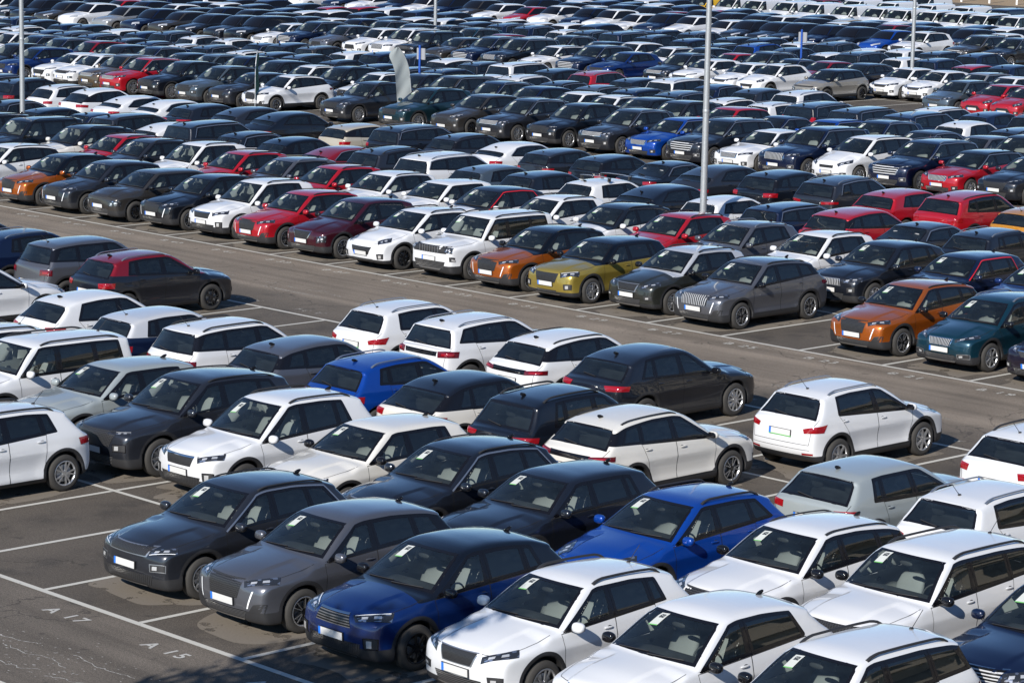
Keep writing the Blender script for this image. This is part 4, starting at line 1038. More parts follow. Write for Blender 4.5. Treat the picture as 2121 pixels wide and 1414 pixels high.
# ------------------------------------------------------------------ ground, markings
def mesh_obj(name, verts, faces, mat, smooth=False, **props):
    me = bpy.data.meshes.new(name); me.from_pydata([tuple(v) for v in verts], [], [tuple(f) for f in faces]); me.update()
    for m in (mat if isinstance(mat, list) else [mat]): me.materials.append(m)
    if smooth: me.polygons.foreach_set('use_smooth', [True]*len(me.polygons))
    o = bpy.data.objects.new(name, me); COL.objects.link(o)
    for k, v in props.items(): o[k] = v
    return o
def ground_mat():
    m, n, l = new_mat('asphalt')
    pos = n.new('ShaderNodeNewGeometry').outputs['Position']
    sep = n.new('ShaderNodeSeparateXYZ'); l.new(pos, sep.inputs[0]); X, Y = sep.outputs[0], sep.outputs[1]
    fine = noise(n, l, 55.0, 2.0, .6, pos); grain = noise(n, l, 230.0, 1.0, .5, pos)
    big = noise(n, l, .35, 4.0, .55, pos); mid = noise(n, l, 1.6, 4.0, .6, pos)
    wob = math_node(n, l, 'MULTIPLY', math_node(n, l, 'SUBTRACT', mid, .5), .5)
    Yw = math_node(n, l, 'ADD', Y, wob)
    # stalls repeat every 26.3 m: four rows (20 m) then an aisle
    ph = math_node(n, l, 'FRACT', math_node(n, l, 'DIVIDE', math_node(n, l, 'ADD', Yw, .0), 26.2))
    aisle = ramp(n, l, ph, [(0.0, 0.0), (.760, 0.0), (.835, .45), (.848, 1.0), (.990, 1.0), (1.0, 0.25)])
    front = ramp(n, l, Yw, [(0.0, 1.0), (.001, 0.0)])
    c_st = (.094, .080, .066); c_ai = (.192, .159, .126)
    c = mixc(n, l, aisle, c_st, c_ai)
    fr = math_node(n, l, 'LESS_THAN', Yw, 0.0)
    c = mixc(n, l, fr, c, (.118, .101, .084))
    # centre of each stall oily and dark, with soft tree shade painted into the same smudges
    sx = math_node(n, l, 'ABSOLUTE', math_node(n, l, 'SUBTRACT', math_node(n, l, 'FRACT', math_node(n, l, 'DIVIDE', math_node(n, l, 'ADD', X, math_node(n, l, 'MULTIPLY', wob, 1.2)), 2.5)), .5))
    oil_shade = math_node(n, l, 'MULTIPLY', ramp(n, l, sx, [(0.0, 1.0), (.32, .0)]), math_node(n, l, 'SUBTRACT', 1.0, aisle))
    oil_shade = math_node(n, l, 'MULTIPLY', oil_shade, ramp(n, l, mid, [(.42, 0.0), (.62, 1.0)]))
    c = mixc(n, l, math_node(n, l, 'MULTIPLY', oil_shade, .55), c, (.030, .028, .027))
    var = ramp(n, l, big, [(.3, .80), (.7, 1.18)])
    mx = n.new('ShaderNodeMix'); mx.data_type = 'RGBA'; mx.blend_type = 'MULTIPLY'; mx.inputs[0].default_value = 1
    l.new(c, mx.inputs[6]); l.new(var, mx.inputs[7]); c = mx.outputs[2]
    vor = n.new('ShaderNodeTexVoronoi'); vor.feature = 'DISTANCE_TO_EDGE'; vor.inputs['Scale'].default_value = .22
    wv = n.new('ShaderNodeVectorMath'); wv.operation = 'ADD'; l.new(pos, wv.inputs[0])
    nv = n.new('ShaderNodeTexNoise'); nv.inputs['Scale'].default_value = 1.1; nv.inputs['Detail'].default_value = 5; l.new(pos, nv.inputs['Vector'])
    sc_ = n.new('ShaderNodeVectorMath'); sc_.operation = 'SCALE'; l.new(nv.outputs['Color'], sc_.inputs[0]); sc_.inputs['Scale'].default_value = 1.4
    l.new(sc_.outputs[0], wv.inputs[1]); l.new(wv.outputs[0], vor.inputs['Vector'])
    crack = math_node(n, l, 'MULTIPLY', math_node(n, l, 'LESS_THAN', vor.outputs['Distance'], .0035), math_node(n, l, 'GREATER_THAN', big, .47))
    c = mixc(n, l, math_node(n, l, 'MULTIPLY', crack, .5), c, (.018, .017, .016))
    spots = ramp(n, l, noise(n, l, 2.7, 2.0, .4, pos), [(.70, 0.0), (.76, .55)])
    c = mixc(n, l, spots, c, (.035, .032, .029))
    mpx = n.new('ShaderNodeMapping'); l.new(pos, mpx.inputs[0]); mpx.inputs['Scale'].default_value = (.05, 1.7, 1)
    trk = ramp(n, l, noise(n, l, 1.0, 4.0, .6, mpx.outputs[0]), [(.36, .74), (.52, 1.0), (.68, 1.16)])
    mt = n.new('ShaderNodeMix'); mt.data_type = 'RGBA'; mt.blend_type = 'MULTIPLY'; l.new(math_node(n, l, 'MAXIMUM', aisle, fr), mt.inputs[0])
    l.new(c, mt.inputs[6]); l.new(trk, mt.inputs[7]); c = mt.outputs[2]
    chip = ramp(n, l, noise(n, l, 120.0, 1.0, .5, pos), [(.66, 0.0), (.74, .5)])
    c = mixc(n, l, chip, c, (.30, .28, .25))
    gr2 = ramp(n, l, noise(n, l, 22.0, 3.0, .75, pos), [(.30, .72), (.70, 1.28)])
    mg = n.new('ShaderNodeMix'); mg.data_type = 'RGBA'; mg.blend_type = 'MULTIPLY'; mg.inputs[0].default_value = 1
    l.new(c, mg.inputs[6]); l.new(gr2, mg.inputs[7]); c = mg.outputs[2]
    sp = ramp(n, l, fine, [(.28, .50), (.72, 1.55)])
    mx = n.new('ShaderNodeMix'); mx.data_type = 'RGBA'; mx.blend_type = 'MULTIPLY'; mx.inputs[0].default_value = 1
    l.new(c, mx.inputs[6]); l.new(sp, mx.inputs[7]); c = mx.outputs[2]
    # dry earth beyond the lot
    earth = mixc(n, l, big, (.24, .17, .10), (.36, .27, .17))
    c = mixc(n, l, math_node(n, l, 'GREATER_THAN', Yw, 165.0), c, earth)
    b = pbsdf(n, (.1, .1, .1), .88, spec=.25); l.new(c, b.inputs['Base Color'])
    bp = n.new('ShaderNodeBump'); bp.inputs['Strength'].default_value = .35; bp.inputs['Distance'].default_value = .01
    l.new(math_node(n, l, 'ADD', grain, fine), bp.inputs['Height']); l.new(bp.outputs[0], b.inputs['Normal'])
    out(n, l, b.outputs[0]); return m
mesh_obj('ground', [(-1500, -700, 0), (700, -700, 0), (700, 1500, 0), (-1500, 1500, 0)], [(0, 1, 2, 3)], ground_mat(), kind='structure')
def line_mat(name, rgb, lo, hi):
    m, n, l = new_mat(name); pos = n.new('ShaderNodeNewGeometry').outputs['Position']
    a = noise(n, l, 14.0, 5.0, .7, pos); b2 = noise(n, l, 60.0, 2.0, .6, pos)
    f = ramp(n, l, math_node(n, l, 'ADD', math_node(n, l, 'MULTIPLY', a, .7), math_node(n, l, 'MULTIPLY', b2, .3)), [(lo, 0.0), (hi, 1.0)])
    b = pbsdf(n, rgb, .75, spec=.3); tr = n.new('ShaderNodeBsdfTransparent')
    out(n, l, mixs(n, l, f, tr.outputs[0], b.outputs[0])); return m
PAINTM = line_mat('road_paint', (.50, .485, .44), .30, .40)
WORN = line_mat('worn_road_paint', (.36, .34, .30), .45, .56)
lv, lf = [], []; wv, wf_ = [], []
def quad_line(x0, y0, x1, y1, w, z=.006, V=lv, Fq=lf):
    d = Vector((x1-x0, y1-y0)); d.normalize(); s = Vector((-d.y, d.x))*w/2; k = len(V)
    V += [(x0-s.x, y0-s.y, z), (x1-s.x, y1-s.y, z), (x1+s.x, y1+s.y, z), (x0+s.x, y0+s.y, z)]; Fq.append((k, k+1, k+2, k+3))
LW = .105
for b in range(5):
    o = 26.2*b if b > 1 else (0, 26.06)[b]
    ph = (.0, .34, .4, .5, .5)[b]
    x0, x1 = -150, 20
    for k, yy in enumerate((0, 4.92, 9.95, 15.0, 20.0)):
        pz = ph if k < 3 else ph+(.24 if b == 0 else 0)
        quad_line(x0, o+yy, x1, o+yy, .115 if k in (0, 4) else .10, .0065)
        if k < 4:
            for i in range(-60, 8):
                X = 2.5*i+(.24 if (b == 0 and k >= 2) else ph)
                lo_, hi_ = (.06, 4.86)
                nxt = (4.92, 9.95, 15.0, 20.0)[k]
                quad_line(X, o+yy+.06, X, o+nxt-.06, LW, .006)
quad_line(-40, -3.25, 30, -3.25, .11, .0065)
mesh_obj('parking_lines', lv, lf, PAINTM, kind='structure')
# the old, half erased line along the aisle
rr_ = random.Random(3); x = -60.0
while x < 12:
    ln = rr_.uniform(.8, 3.2); quad_line(x, 22.25, x+ln, 22.22, .085, .006, wv, wf_); x += ln+rr_.choice((0, 0, .5, 1.4))
x = -60.0
while x < 12:
    if rr_.random() < .35: quad_line(x, 22.75, x+rr_.uniform(.2, .7), 22.8+rr_.uniform(-.2, .2), .05, .006, wv, wf_)
    x += .9
mesh_obj('old_aisle_line', wv, wf_, WORN, kind='structure')
# flecks and cracks of old paint by the near aisle
rs = random.Random(21); sv, sf = [], []
def fleck(x, y, a, b, th):
    k = len(sv); c, s = math.cos(th), math.sin(th); m = rs.randint(4, 7)
    for i in range(m):
        t = 2*math.pi*i/m; r = rs.uniform(.5, 1.1); sv.append((x+c*a*r*math.cos(t)-s*b*r*math.sin(t), y+s*a*r*math.cos(t)+c*b*r*math.sin(t), .005))
    sf.append(tuple(range(k, k+m)))
for i in range(190):
    fleck(rs.gauss(2.6, 1.3), rs.gauss(-2.15, .42), rs.uniform(.008, .045), rs.uniform(.005, .016), rs.uniform(-.3, .9))
for x0, y0, n_ in ((1.6, -2.75, 26), (2.3, -2.1, 14), (3.3, -1.7, 16), (1.3, -2.0, 12), (3.9, -2.6, 18)):
    x, y = x0, y0
    for i in range(n_):
        nx, ny = x+rs.uniform(.04, .13), y+rs.gauss(.012, .045); w = rs.uniform(.007, .016); quad_line(x, y, nx, ny, w, .005, sv, sf); x, y = nx, ny
mesh_obj('paint_flecks', sv, sf, line_mat('old_white_paint', (.46, .45, .42), .38, .47), kind='structure')
# stall numbers
def text_mesh(name, items, mat):
    V, Fq = [], []
    for txt, x, y, rot, size in items:
        cu = bpy.data.curves.new('t', 'FONT'); cu.body = txt; cu.size = size; cu.align_x = 'CENTER'; cu.space_character = 1.35; cu.resolution_u = 3; cu.offset = size*.022
        ob = bpy.data.objects.new('t', cu); COL.objects.link(ob)
        dg = bpy.context.evaluated_depsgraph_get(); me = ob.evaluated_get(dg).to_mesh()
        k = len(V); c, s = math.cos(rot), math.sin(rot)
        V += [(x+c*v.co.x*1.15-s*v.co.y, y+s*v.co.x*1.15+c*v.co.y, .0075) for v in me.vertices]
        Fq += [[i+k for i in p.vertices] for p in me.polygons]
        ob.evaluated_get(dg).to_mesh_clear(); bpy.data.objects.remove(ob); bpy.data.curves.remove(cu)
    return mesh_obj(name, V, Fq, mat, kind='structure')
items = [('A %d' % (17-2*i), 1.45+2.5*i, -.66, 0, .34) for i in range(-2, 4)]
text_mesh('stall_numbers', items, line_mat('number_paint', (.46, .45, .42), .30, .40))
items = [('B %d' % (17-2*i), 1.55+2.5*i, 25.34, 0, .36) for i in range(-22, 2)]
text_mesh('aisle_stall_numbers', items, line_mat('worn_number_paint', (.50, .48, .43), .40, .50))
items = [('A %d' % (18-2*i), 1.45+2.5*i, 20.66, math.pi, .36) for i in range(-16, 4)]
text_mesh('faded_stall_numbers', items, line_mat('faded_number_paint', (.42, .40, .36), .47, .56))
# pale dry patches that each parked car leaves on the damp asphalt
def patch_mat():
    m, n, l = new_mat('dry_asphalt'); pos = n.new('ShaderNodeNewGeometry').outputs['Position']
    c = mixc(n, l, noise(n, l, 28.0, 4.0, .75, pos), (.130, .113, .094), (.225, .195, .160))
    b = pbsdf(n, (.2, .2, .2), .9, spec=.2); l.new(c, b.inputs['Base Color'])
    e = ramp(n, l, noise(n, l, 2.2, 5.0, .65, pos), [(.36, 0.0), (.42, 1.0)]); tr = n.new('ShaderNodeBsdfTransparent')
    out(n, l, mixs(n, l, e, tr.outputs[0], b.outputs[0])); return m
pv, pf = [], []
def dry_patch(cx, cy, hx, hy, seed):
    r = random.Random(seed); N = 56; a = [(r.uniform(.0, .16), r.randint(2, 9), r.uniform(0, 6.28)) for _ in range(6)]; k = len(pv)
    for i in range(N):
        t = 2*math.pi*i/N; w = 1+sum(q*math.sin(f*t+p_) for q, f, p_ in a)*.5
        c, s = math.cos(t), math.sin(t)
        pv.append((cx+hx*w*math.copysign(abs(c)**.55, c), cy+hy*w*math.copysign(abs(s)**.55, s), .003))
    pv.append((cx, cy, .003))
    for i in range(N): pf.append((k+i, k+(i+1) % N, k+N))

# ------------------------------------------------------------------ the cars
ORD = ['first', 'second', 'third', 'fourth', 'fifth', 'sixth', 'seventh', 'eighth', 'ninth', 'tenth', 'eleventh', 'twelfth', 'thirteenth', 'fourteenth', 'fifteenth', 'sixteenth', 'seventeenth', 'eighteenth', 'nineteenth', 'twentieth', 'twenty-first', 'twenty-second', 'twenty-third', 'twenty-fourth']

ROWS = [
    ('A1', 2.85, -0.1, 1, '-3:W:c 0:G:f 1:S:a:r 2:I/K:w:k 3:W:c 4:W:v:k 5:W:r:k'),
    ('A2', 7.55, -0.05, 1, '-6:W:c -5:W:b -4:L:q -3:G:t -2:W:wr -1:P:q:k 0:X:f 1:X:q 2:B:p 3:W:a:k 4:W:u:k 5:N:y'),
    ('A3', 12.7, 0.2, -1, '-9.2:W:f -7:W:v -6:N/W:c:r -5:W:r -4:S:a:r -3:B:q2 -2:P/K:s -1:K:wr -.25:P:a 2:L:q 3:W:o'),
    ('A4', 17.5, 0.24, -1, '-12:X:c -11:N:c2 -10:S:r:r -9:X/D:c2 -5:W:o -4:W:y2 -3:W:a -2:X:e 0:W:o 2:W:c'),
    ('B1', 28.5, 0.34, 1, '-18.4:W:a -17:O/K:a -16:G:a:r -15:F:rh:nk -14:K:a -13:W:wr -12:R:a -11:U:v:k -10:W:p -9:W:b -8:O/K:a:k -7:Y/K:q:k -6:H/W:c:k -5:S:an:k -3:O:a:k -2:T:o:k -1:Q:th'),
    ('B2', 33.7, 0.34, 1, '-22:X:m -21:K:b -19.7:P/K:m -18.7:R:c -18:G:c -17:W:wr -16:R:c -15:S:c2 -14:R:c -13:W:f -12:W:q -11:W/K:er -10:W:c -9:W/K:a -8:R:c -7:S:c2 -6:W:c -5:X:e -4:N:qr -3:I:q'),
    ('B3', 38.9, 0.34, -1, '-24:X:f -23:K:h -22:N:d -21:G:g -20:W:k -19:X:l -18:W/K:q -17:Y/K:s -16:D:k -15:G:m -14:W:l2 -13:C:e -12:W/K:q -11:W:q:nx -10:K:kb -9:W:h -8:N:q -7:R:c -6:G:d -5:X:c'),
    ('B4', 44.7, 0.0, -1, '-28:N:m -27:X:m -26:W:f -25:W:s -24:W:k -23:W:k -22:X:e -21:G:kb -20:K:kb -18.3:E:h -17:X:l -16:G:a -15:W:k -14:G:h -13:K:h -12:K:d -11:G:kb -10:K:e -9:G:m -8:R:e -7:R:t -6:M:h'),
    ('C1', 55.6, -0.6, 1, '-34.2:X:m -33.3:I:m -32.1:W:e -31.3:W:f -30.5:A:m -29.7:R:m -28.6:K:t -27.3:C:m -26.4:G:e -25.45:W:a -23.16:G:m -21.6:a:m -20.35:F:e -19.2:G:y -18.1:K:m -16.95:G:y -15.9:B:n -14.95:X:l -14:W:k -13.05:N:l -12.1:W:g -11.05:N:l -10.1:R/K:q -9.1:X:e'),
    ('C2', 60.2, -0.75, 1, '-38:W:m -37:W:m -36:N:m -35:N:y -34:D:m -33:X:m -32:N:m -31:K:e -30:C:m -29:N:m -28:X:m -27:W:a -26:K:m -25:W:a -24:X:m -23:F:l -22:N:m -21:N:e -20:W:e -19.2:W:f -18.4:X:m -17.5:G:m -16.4:R:e -15.4:N:d -14.4:B:n -13.4:N:m -12.5:G:k -11.5:S:h -10.6:X:m -9.6:N:m'),
    ('C3', 64.6, -0.3, -1, '-40:X:m -39:W:m -38:N:e -37:X:y -36:N:m -35:X:c -34:N:q -33:W:q -32:K:m -31:W:c -30:X:e -29:G:m -28:X:c -27:K:e -26:X:q -25:N:m -24:W:e -23:W:m -22:X:q -21:C:q -20:N:m -19:X:m -18:W:a -17:W:o -16:K:l -15:X:l2 -14:N:l -13:W:e -12:X:q'),
    ('C4', 69.4, -0.3, -1, '-43:W:c -42:N:m -41:X:e -40:N:q -39:X:m -38:W:e -37:N:e -36:X:m -35:W:q -34:W:c -33:N:d -32:X:e -31:F:m -30:W:e -29:N:m -28:X:m -27:W:e -26:K:m -25:W:l -24:K:m -23:R:m -22:K:e -21:W:l -20:N:q -19:G:e -18:W:m -15:W:q -14:N:e -13:X:m'),
    ('D1', 81.0, 0.5, 1, '-50.43:W:m -49.41:X:m -48.59:X:m -47.58:F:m -46.39:W:m -44.80:J:m -43.67:N:y -42.66:F:m -41.44:X:m -40.42:X:m -39.51:K:l -38.49:W:k -37.58:N:l -36.47:S:m -35.31:W:m -34.25:W:l -33.51:K:b -32.46:F:e -31.51:N:l -30.49:K:l -29.47:W:n -28.25:N:l -27.32:I:e -25.82:K:y -25.00:W:e -24.05:W:h -23.25:W:p -21.87:V/K:rh -18.77:C:th -17.89:R:h -17.20:R:h'),
    ('D2', 85.6, 0.5, 1, '-51.23:N:m -50.10:N:e -48.87:X:m -47.78:R:m -46.61:N:m -45.47:W:m -44.45:X:e -43.45:N:m -42.37:X:m -41.32:F:m -40.28:X:e -39.18:W/K:a -38.11:N:m -37.23:G:m -36.19:G:e -35.10:X:m -34.11:T:m -33.15:D:h -32.13:W:k -31.05:W/K:m -30.00:K:e -28.97:W:e -27.97:W:n -27.00:X:e -26.17:R:h -25.30:X:m -24.45:N:d -23.62:D:h -22.67:X:e -21.51:W:h -20.74:W:h -19.73:J:n -18.98:W:h'),
    ('D3', 91.4, 0.5, -1, '-49.46:W:m -48.15:N:m -47.09:X:d -45.84:W:q -44.61:X:m -43.42:N:e -42.45:W:h -41.49:W:e -40.19:N:m -39.27:X:e -38.20:W:e -37.24:W:m -36.12:X:m -35.12:N:m -34.13:N:m -33.17:W:q -32.23:K:m -31.15:N:l -30.25:X:m -29.21:N:m -28.21:X:n -27.22:B:m -26.26:K:e -25.32:W:h -24.27:X:l -23.25:W:q -22.37:N:m -21.40:R:h -20.56:N:e'),
    ('D4', 96.2, 0.5, -1, '-51.63:N:m -50.28:X:e -48.96:W:m -47.67:X:h -46.31:N:m -44.99:X:e -43.79:R:h -42.62:R:e -41.48:W:m -40.36:N:m -39.27:K:m -38.20:X:e -37.15:W:q -36.04:W:h -34.96:W:q -33.98:N:m -32.86:N:d -31.77:N:m -30.71:X:m -29.66:X:e -28.65:N:m -27.65:W:q -26.68:X:m -25.73:W:h -24.79:W:e -23.76:K:m -22.74:N:m'),
    ('E1', 107.5, 0.5, 1, '-52.61:X:m -51.43:N:e -50.30:W:m -48.87:N:m -47.85:W:e -46.48:N:m -45.55:W:m -44.57:N:m -43.43:F:m -42.51:W:n -41.38:R:h -40.30:W:m -39.16:N:m -38.33:W:m -37.32:W:n -36.38:N:m -35.45:W:e -34.29:W:n -33.50:X:m -32.70:X:m -31.92:X:m -31.03:N:m -30.16:K:m -29.12:B:e -28.13:W:t -26.43:F:l -25.56:X:m'),
    ('E2', 112.4, 0.5, 1, '-51.17:N:m -49.86:X:e -48.68:W:m -47.52:X:m -46.39:N:h -45.27:W:m -44.18:X:m -43.12:N:m -41.97:X:e -41.04:W:h -39.94:N:m -38.95:X:m -37.98:D:h -37.03:N:m -36.09:X:m -35.09:X:e -34.27:W:m -33.30:X:m -32.43:W:n -31.58:X:m -30.66:D:m -29.84:N:e -29.03:X:m -28.30:N:m -27.37:W:q'),
    ('E3', 117.2, 0.5, -1, '-49.83:X:m -48.65:N:e -47.50:W:m -46.37:X:m -45.26:N:m -44.17:X:h -43.10:W:e -42.06:N:m -41.03:X:e -40.02:W:m -39.03:N:m -38.06:R:h -37.10:X:m -36.17:N:e -35.24:W:h -34.34:X:m -33.45:E:h -32.58:X:e -31.72:W:q -30.87:N:m -30.04:J:h -29.15:N:m -28.35:W:e'),
    ('E4', 122.0, 0.5, -1, '-48.94:N:m -47.79:X:e -46.65:N:m -45.54:W:m -44.45:X:m -43.38:N:e -42.33:W:q -41.29:X:m'),
    ('F1', 124.9, 0.5, 1, '-46.66:N:m -45.55:W:m -44.45:X:m -43.38:K:m -42.43:X:m -41.43:Z:V -40.39:W:V -39.41:W:V -38.33:W:V -37.30:W:V -36.13:W:V -35.06:W:V -34.24:W:V -33.27:W:X -32.41:W:X -31.62:W:X -30.68:W:X'),
    ('F2', 131.5, 0.5, 1, '-46.62:W:m -45.51:N:m -44.42:X:m -43.25:W:m -42.11:N:m -40.62:W:m -39.52:D:m -38.10:W:V -36.88:W:V -35.52:W:V -34.35:W:V -33.06:N:V'),
    ('F3', 139.0, 0.5, 1, '-46.61:X:m -45.40:W:m -44.01:N:m -42.47:W:m -40.97:W:m -39.50:N:m -38.07:W:V'),
]

def kind_of(m): return model_params(m)['kind']
cars = []
ALT = {'mid_suv': ['mid_suv', 'mid_suv_b', 'mid_suv_c', 'tall_suv', 'mid_suv_b', 'family_suv', 'split_suv'], 'coupe_suv': ['coupe_suv', 'coupe_suv_b', 'mid_suv_c', 'coupe_suv_b'], 'hatch': ['hatch', 'hatch_b'],
       'large_suv': ['large_suv', 'large_suv_b', 'plain_large'], 'plain_large': ['plain_large', 'large_suv_b'], 'wedge_suv': ['wedge_suv', 'flat_suv', 'estate'], 'crest_suv': ['crest_suv', 'estate_suv', 'mid_suv_c']}
for ri, (nm, Y, ph, fc, t) in enumerate(ROWS):
    ent = []
    for w in t.split():
        q = w.split(':'); pr = q[1].split('/')
        q[2] = q[2]
        ent.append(dict(row=nm, ri=ri, x=1.25+ph+2.5*float(q[0]), y=Y, face=fc, paint=pr[0], roof=pr[1] if len(pr) > 1 else None, model=ALIAS[q[2]], opts=q[3] if len(q) > 3 else ''))
    ent.sort(key=lambda e: e['x'])
    if ri >= 6:
        for e in ent:
            alt = ALT.get(e['model'])
            if alt: e['model'] = alt[int(abs(e['x'])*7.3+ri*3) % len(alt)]
    for i, e in enumerate(ent):
        e['look'] = PAINT[e['paint']][0]+' '+kind_of(e['model'])+((' with %s roof' % PAINT[e['roof']][0]) if e['roof'] else '')
    for e in ent:
        same = [q for q in ent if q['look'] == e['look']]; j = same.index(e)
        rowt = ORD[ri]+' row' if ri else 'front row'
        view = 'facing front' if fc > 0 else 'from behind'
        if len(same) == 1: e['label'] = '%s %s, only one in the %s' % (e['look'], view, rowt)
        elif j == 0: e['label'] = '%s %s, leftmost such in the %s' % (e['look'], view, rowt)
        elif j == len(same)-1: e['label'] = '%s %s, rightmost such in the %s' % (e['look'], view, rowt)
        else: e['label'] = '%s %s, %s such from left in %s' % (e['look'], view, ORD[j], rowt)
    for e in ent:
        if len(e['label'].split()) > 16: e['label'] = e['label'].replace(' facing front', '').replace(' from behind', '')
    cars += ent
SPECIAL = {
 ('A1', -3): 'white compact SUV with dark red rear lamps by the empty bays at left',
 ('A1', 0): 'dark grey compact SUV with silver roof rails behind the A 17 marking',
 ('A1', 1): 'mid grey compact SUV with tall mesh grille behind the A 15 marking',
 ('A2', 4): 'white boxy SUV with thick black roof rails and black mirrors, second row',
 ('B1', -9): 'white boxy SUV with upright seven slot grille, fifth row',
 ('B1', -3): 'orange compact SUV without contrasting roof, right of the empty bay',
 ('B1', -2): 'teal green compact SUV with silver roof rails behind the B 21 marking',
 ('A4', -9): 'charcoal compact SUV with dark red roof beside the wide aisle',
}
for e in cars:
    for (r, k), lb in SPECIAL.items():
        if e['row'] == r and abs(e['x']-(1.25+2.5*k)) < .9 and e['look'].split()[0] in lb: e['label'] = lb
if 'QUICK' in globals(): pass
campos = np.array([CAM['x'], CAM['y']])
is_van = lambda e: e['model'] in ('van', 'window_van')
order = sorted([e for e in cars if not is_van(e)], key=lambda e: np.hypot(*(np.array([e['x'], e['y']])-campos)))
for i, e in enumerate(order): e['solo'] = i < 300
rj = random.Random(11)
GROUPS = {0: 'cars parked in the nearest block', 1: 'cars parked in the second block', 2: 'cars parked in the third block', 3: 'cars parked in the fourth block', 4: 'cars parked at the far end', 5: 'cars parked at the far end'}
far = []
for e in cars:
    jx, jy, ja = rj.uniform(-.10, .10), rj.uniform(-.16, .16), rj.uniform(-.012, .012)
    if e['row'] in ('A1',): jx *= .3; jy *= .3
    e['x'] += jx; e['y'] += jy
    blk = 'ABCDEF'.index(e['row'][0])
    if is_van(e):
        c = 'vans parked in the far right row'
        place_car(e['model'], e['paint'], None, e['x'], e['y'], e['face'], e['label'], c, True, e['opts'], ja)
    elif e['solo']:
        rt = place_car(e['model'], e['paint'], e['roof'], e['x'], e['y'], e['face'], e['label'], GROUPS[blk], blk >= 2, e['opts'], ja)
        if 'x' in e['opts']:                                   # cross bars on the roof
            for sy in (-.05, .85):
                mb = MeshBuf(); tube(mb, 'satin', [(-.66, sy, 1.60), (-.3, sy, 1.625), (.3, sy, 1.625), (.66, sy, 1.60)], .035, .014, 8)
                for sx in (-.60, .60): box_mesh(mb, 'plastic', (sx, sy, 1.545), (.06, .09, .12))
                ob = bpy.data.objects.new('roof_bar', mb.mesh('roof_bar')); COL.objects.link(ob); ob.parent = rt
        if blk < 2: dry_patch(e['x'], e['y']-.1, 1.04, 2.25, int(e['x']*100))
    else: far.append((e, ja))
mesh_obj('dry_patches', pv, pf, patch_mat(), kind='structure')

# cars of the far rows, beyond the three hundred nearest, as one mass
FARB = {}
def far_buf(name):
    if name in FARB: return FARB[name]
    c = car_of(name); p = c.p; h = .085; hw, L, H = p['hw'], p['L'], p['H']
    k = math.ceil((hw+.10)/h); lo = np.array([-(k+.5)*h, -.12, .12]); hi = np.array([(k+.5)*h, L+.12, H+.14])
    V, Fc = surface_nets(c.F, lo, hi, h); V = c.newton(V, 2, .03); g, _ = c.grad(V); s, z = V[:, 1], V[:, 2]
    mb = MeshBuf()
    mb.add(c.loc(V), g, list(Fc), PH, clad=c.clad_at(s, z), dlo=np.where(np.abs(V[:, 0]) > .42, c.dlo(s, z), 1.0), roofz=np.ones(len(V)))
    for w in ('front', 'rear'):
        A, T = np.meshgrid(np.linspace(-1, 1, 7), np.linspace(0, 1, 4), indexing='ij'); v, gg = c.screen(w, A.ravel(), T.ravel(), .02)
        add_sheet(mb, c, v, gg, grid_faces(7, 4), 'gloss')
    q = [(a[0]*hw, a[1], p['h0']+a[2]) for a in p['lamp']]; v, gg, uv = c.quad(q, 4, 3, .02); add_sheet(mb, c, v, gg, grid_faces(4, 3), 'projector', both=True)
    q = [(a[0]*hw, L+a[1], a[2]) for a in p['tail']]; v, gg, uv = c.quad(q, 4, 3, .02); add_sheet(mb, c, v, gg, grid_faces(4, 3), 'red', both=True)
    w = MeshBuf(); lathe(w, 'tyre', [(-.1, .22), (-.1, p['R']), (.1, p['R']), (.1, .22), (.08, .21), (.08, .001)], 14)
    for sy in (p['wf'], c.wr):
        for sg in (1, -1):
            for i in range(len(w.v)): 
                mb.add(w.v[i]*np.array([sg, 1, 1])+np.array([sg*(hw-.11), sy-L/2, p['R']]), w.n[i]*np.array([sg, 1, 1]), [(f[::-1] if sg < 0 else f) for f in w.f], 'tyre')
    FARB[name] = mb; return mb
if far:
    big = MeshBuf()
    for e, ja in far:
        src = far_buf(e['model']); a = (0 if e['face'] > 0 else math.pi)+ja; R3 = np.array(((math.cos(a), -math.sin(a), 0), (math.sin(a), math.cos(a), 0), (0, 0, 1)))
        off = big.nv
        for i in range(len(src.v)):
            big.v.append(src.v[i]@R3.T+np.array([e['x'], e['y'], 0])); big.n.append(src.n[i]@R3.T); big.uv.append(src.uv[i])
            for k in big.at: big.at[k].append(src.at[k][i])
            mm = [paint_mat(e['paint']) if src.mats[j] == PH else src.mats[j] for j in range(len(src.mats))]
            lut = np.array([big.mat(q) for q in mm]); big.mi.append(lut[src.mi[i]])
        big.f += [f+off for f in src.f]; big.nv += src.nv
    me = big.mesh('far_parked_cars'); fo = bpy.data.objects.new('far_parked_cars', me); COL.objects.link(fo)
    fo['label'] = 'dense mass of small parked cars filling the far rows of the lot'; fo['category'] = 'cars'; fo['kind'] = 'stuff'

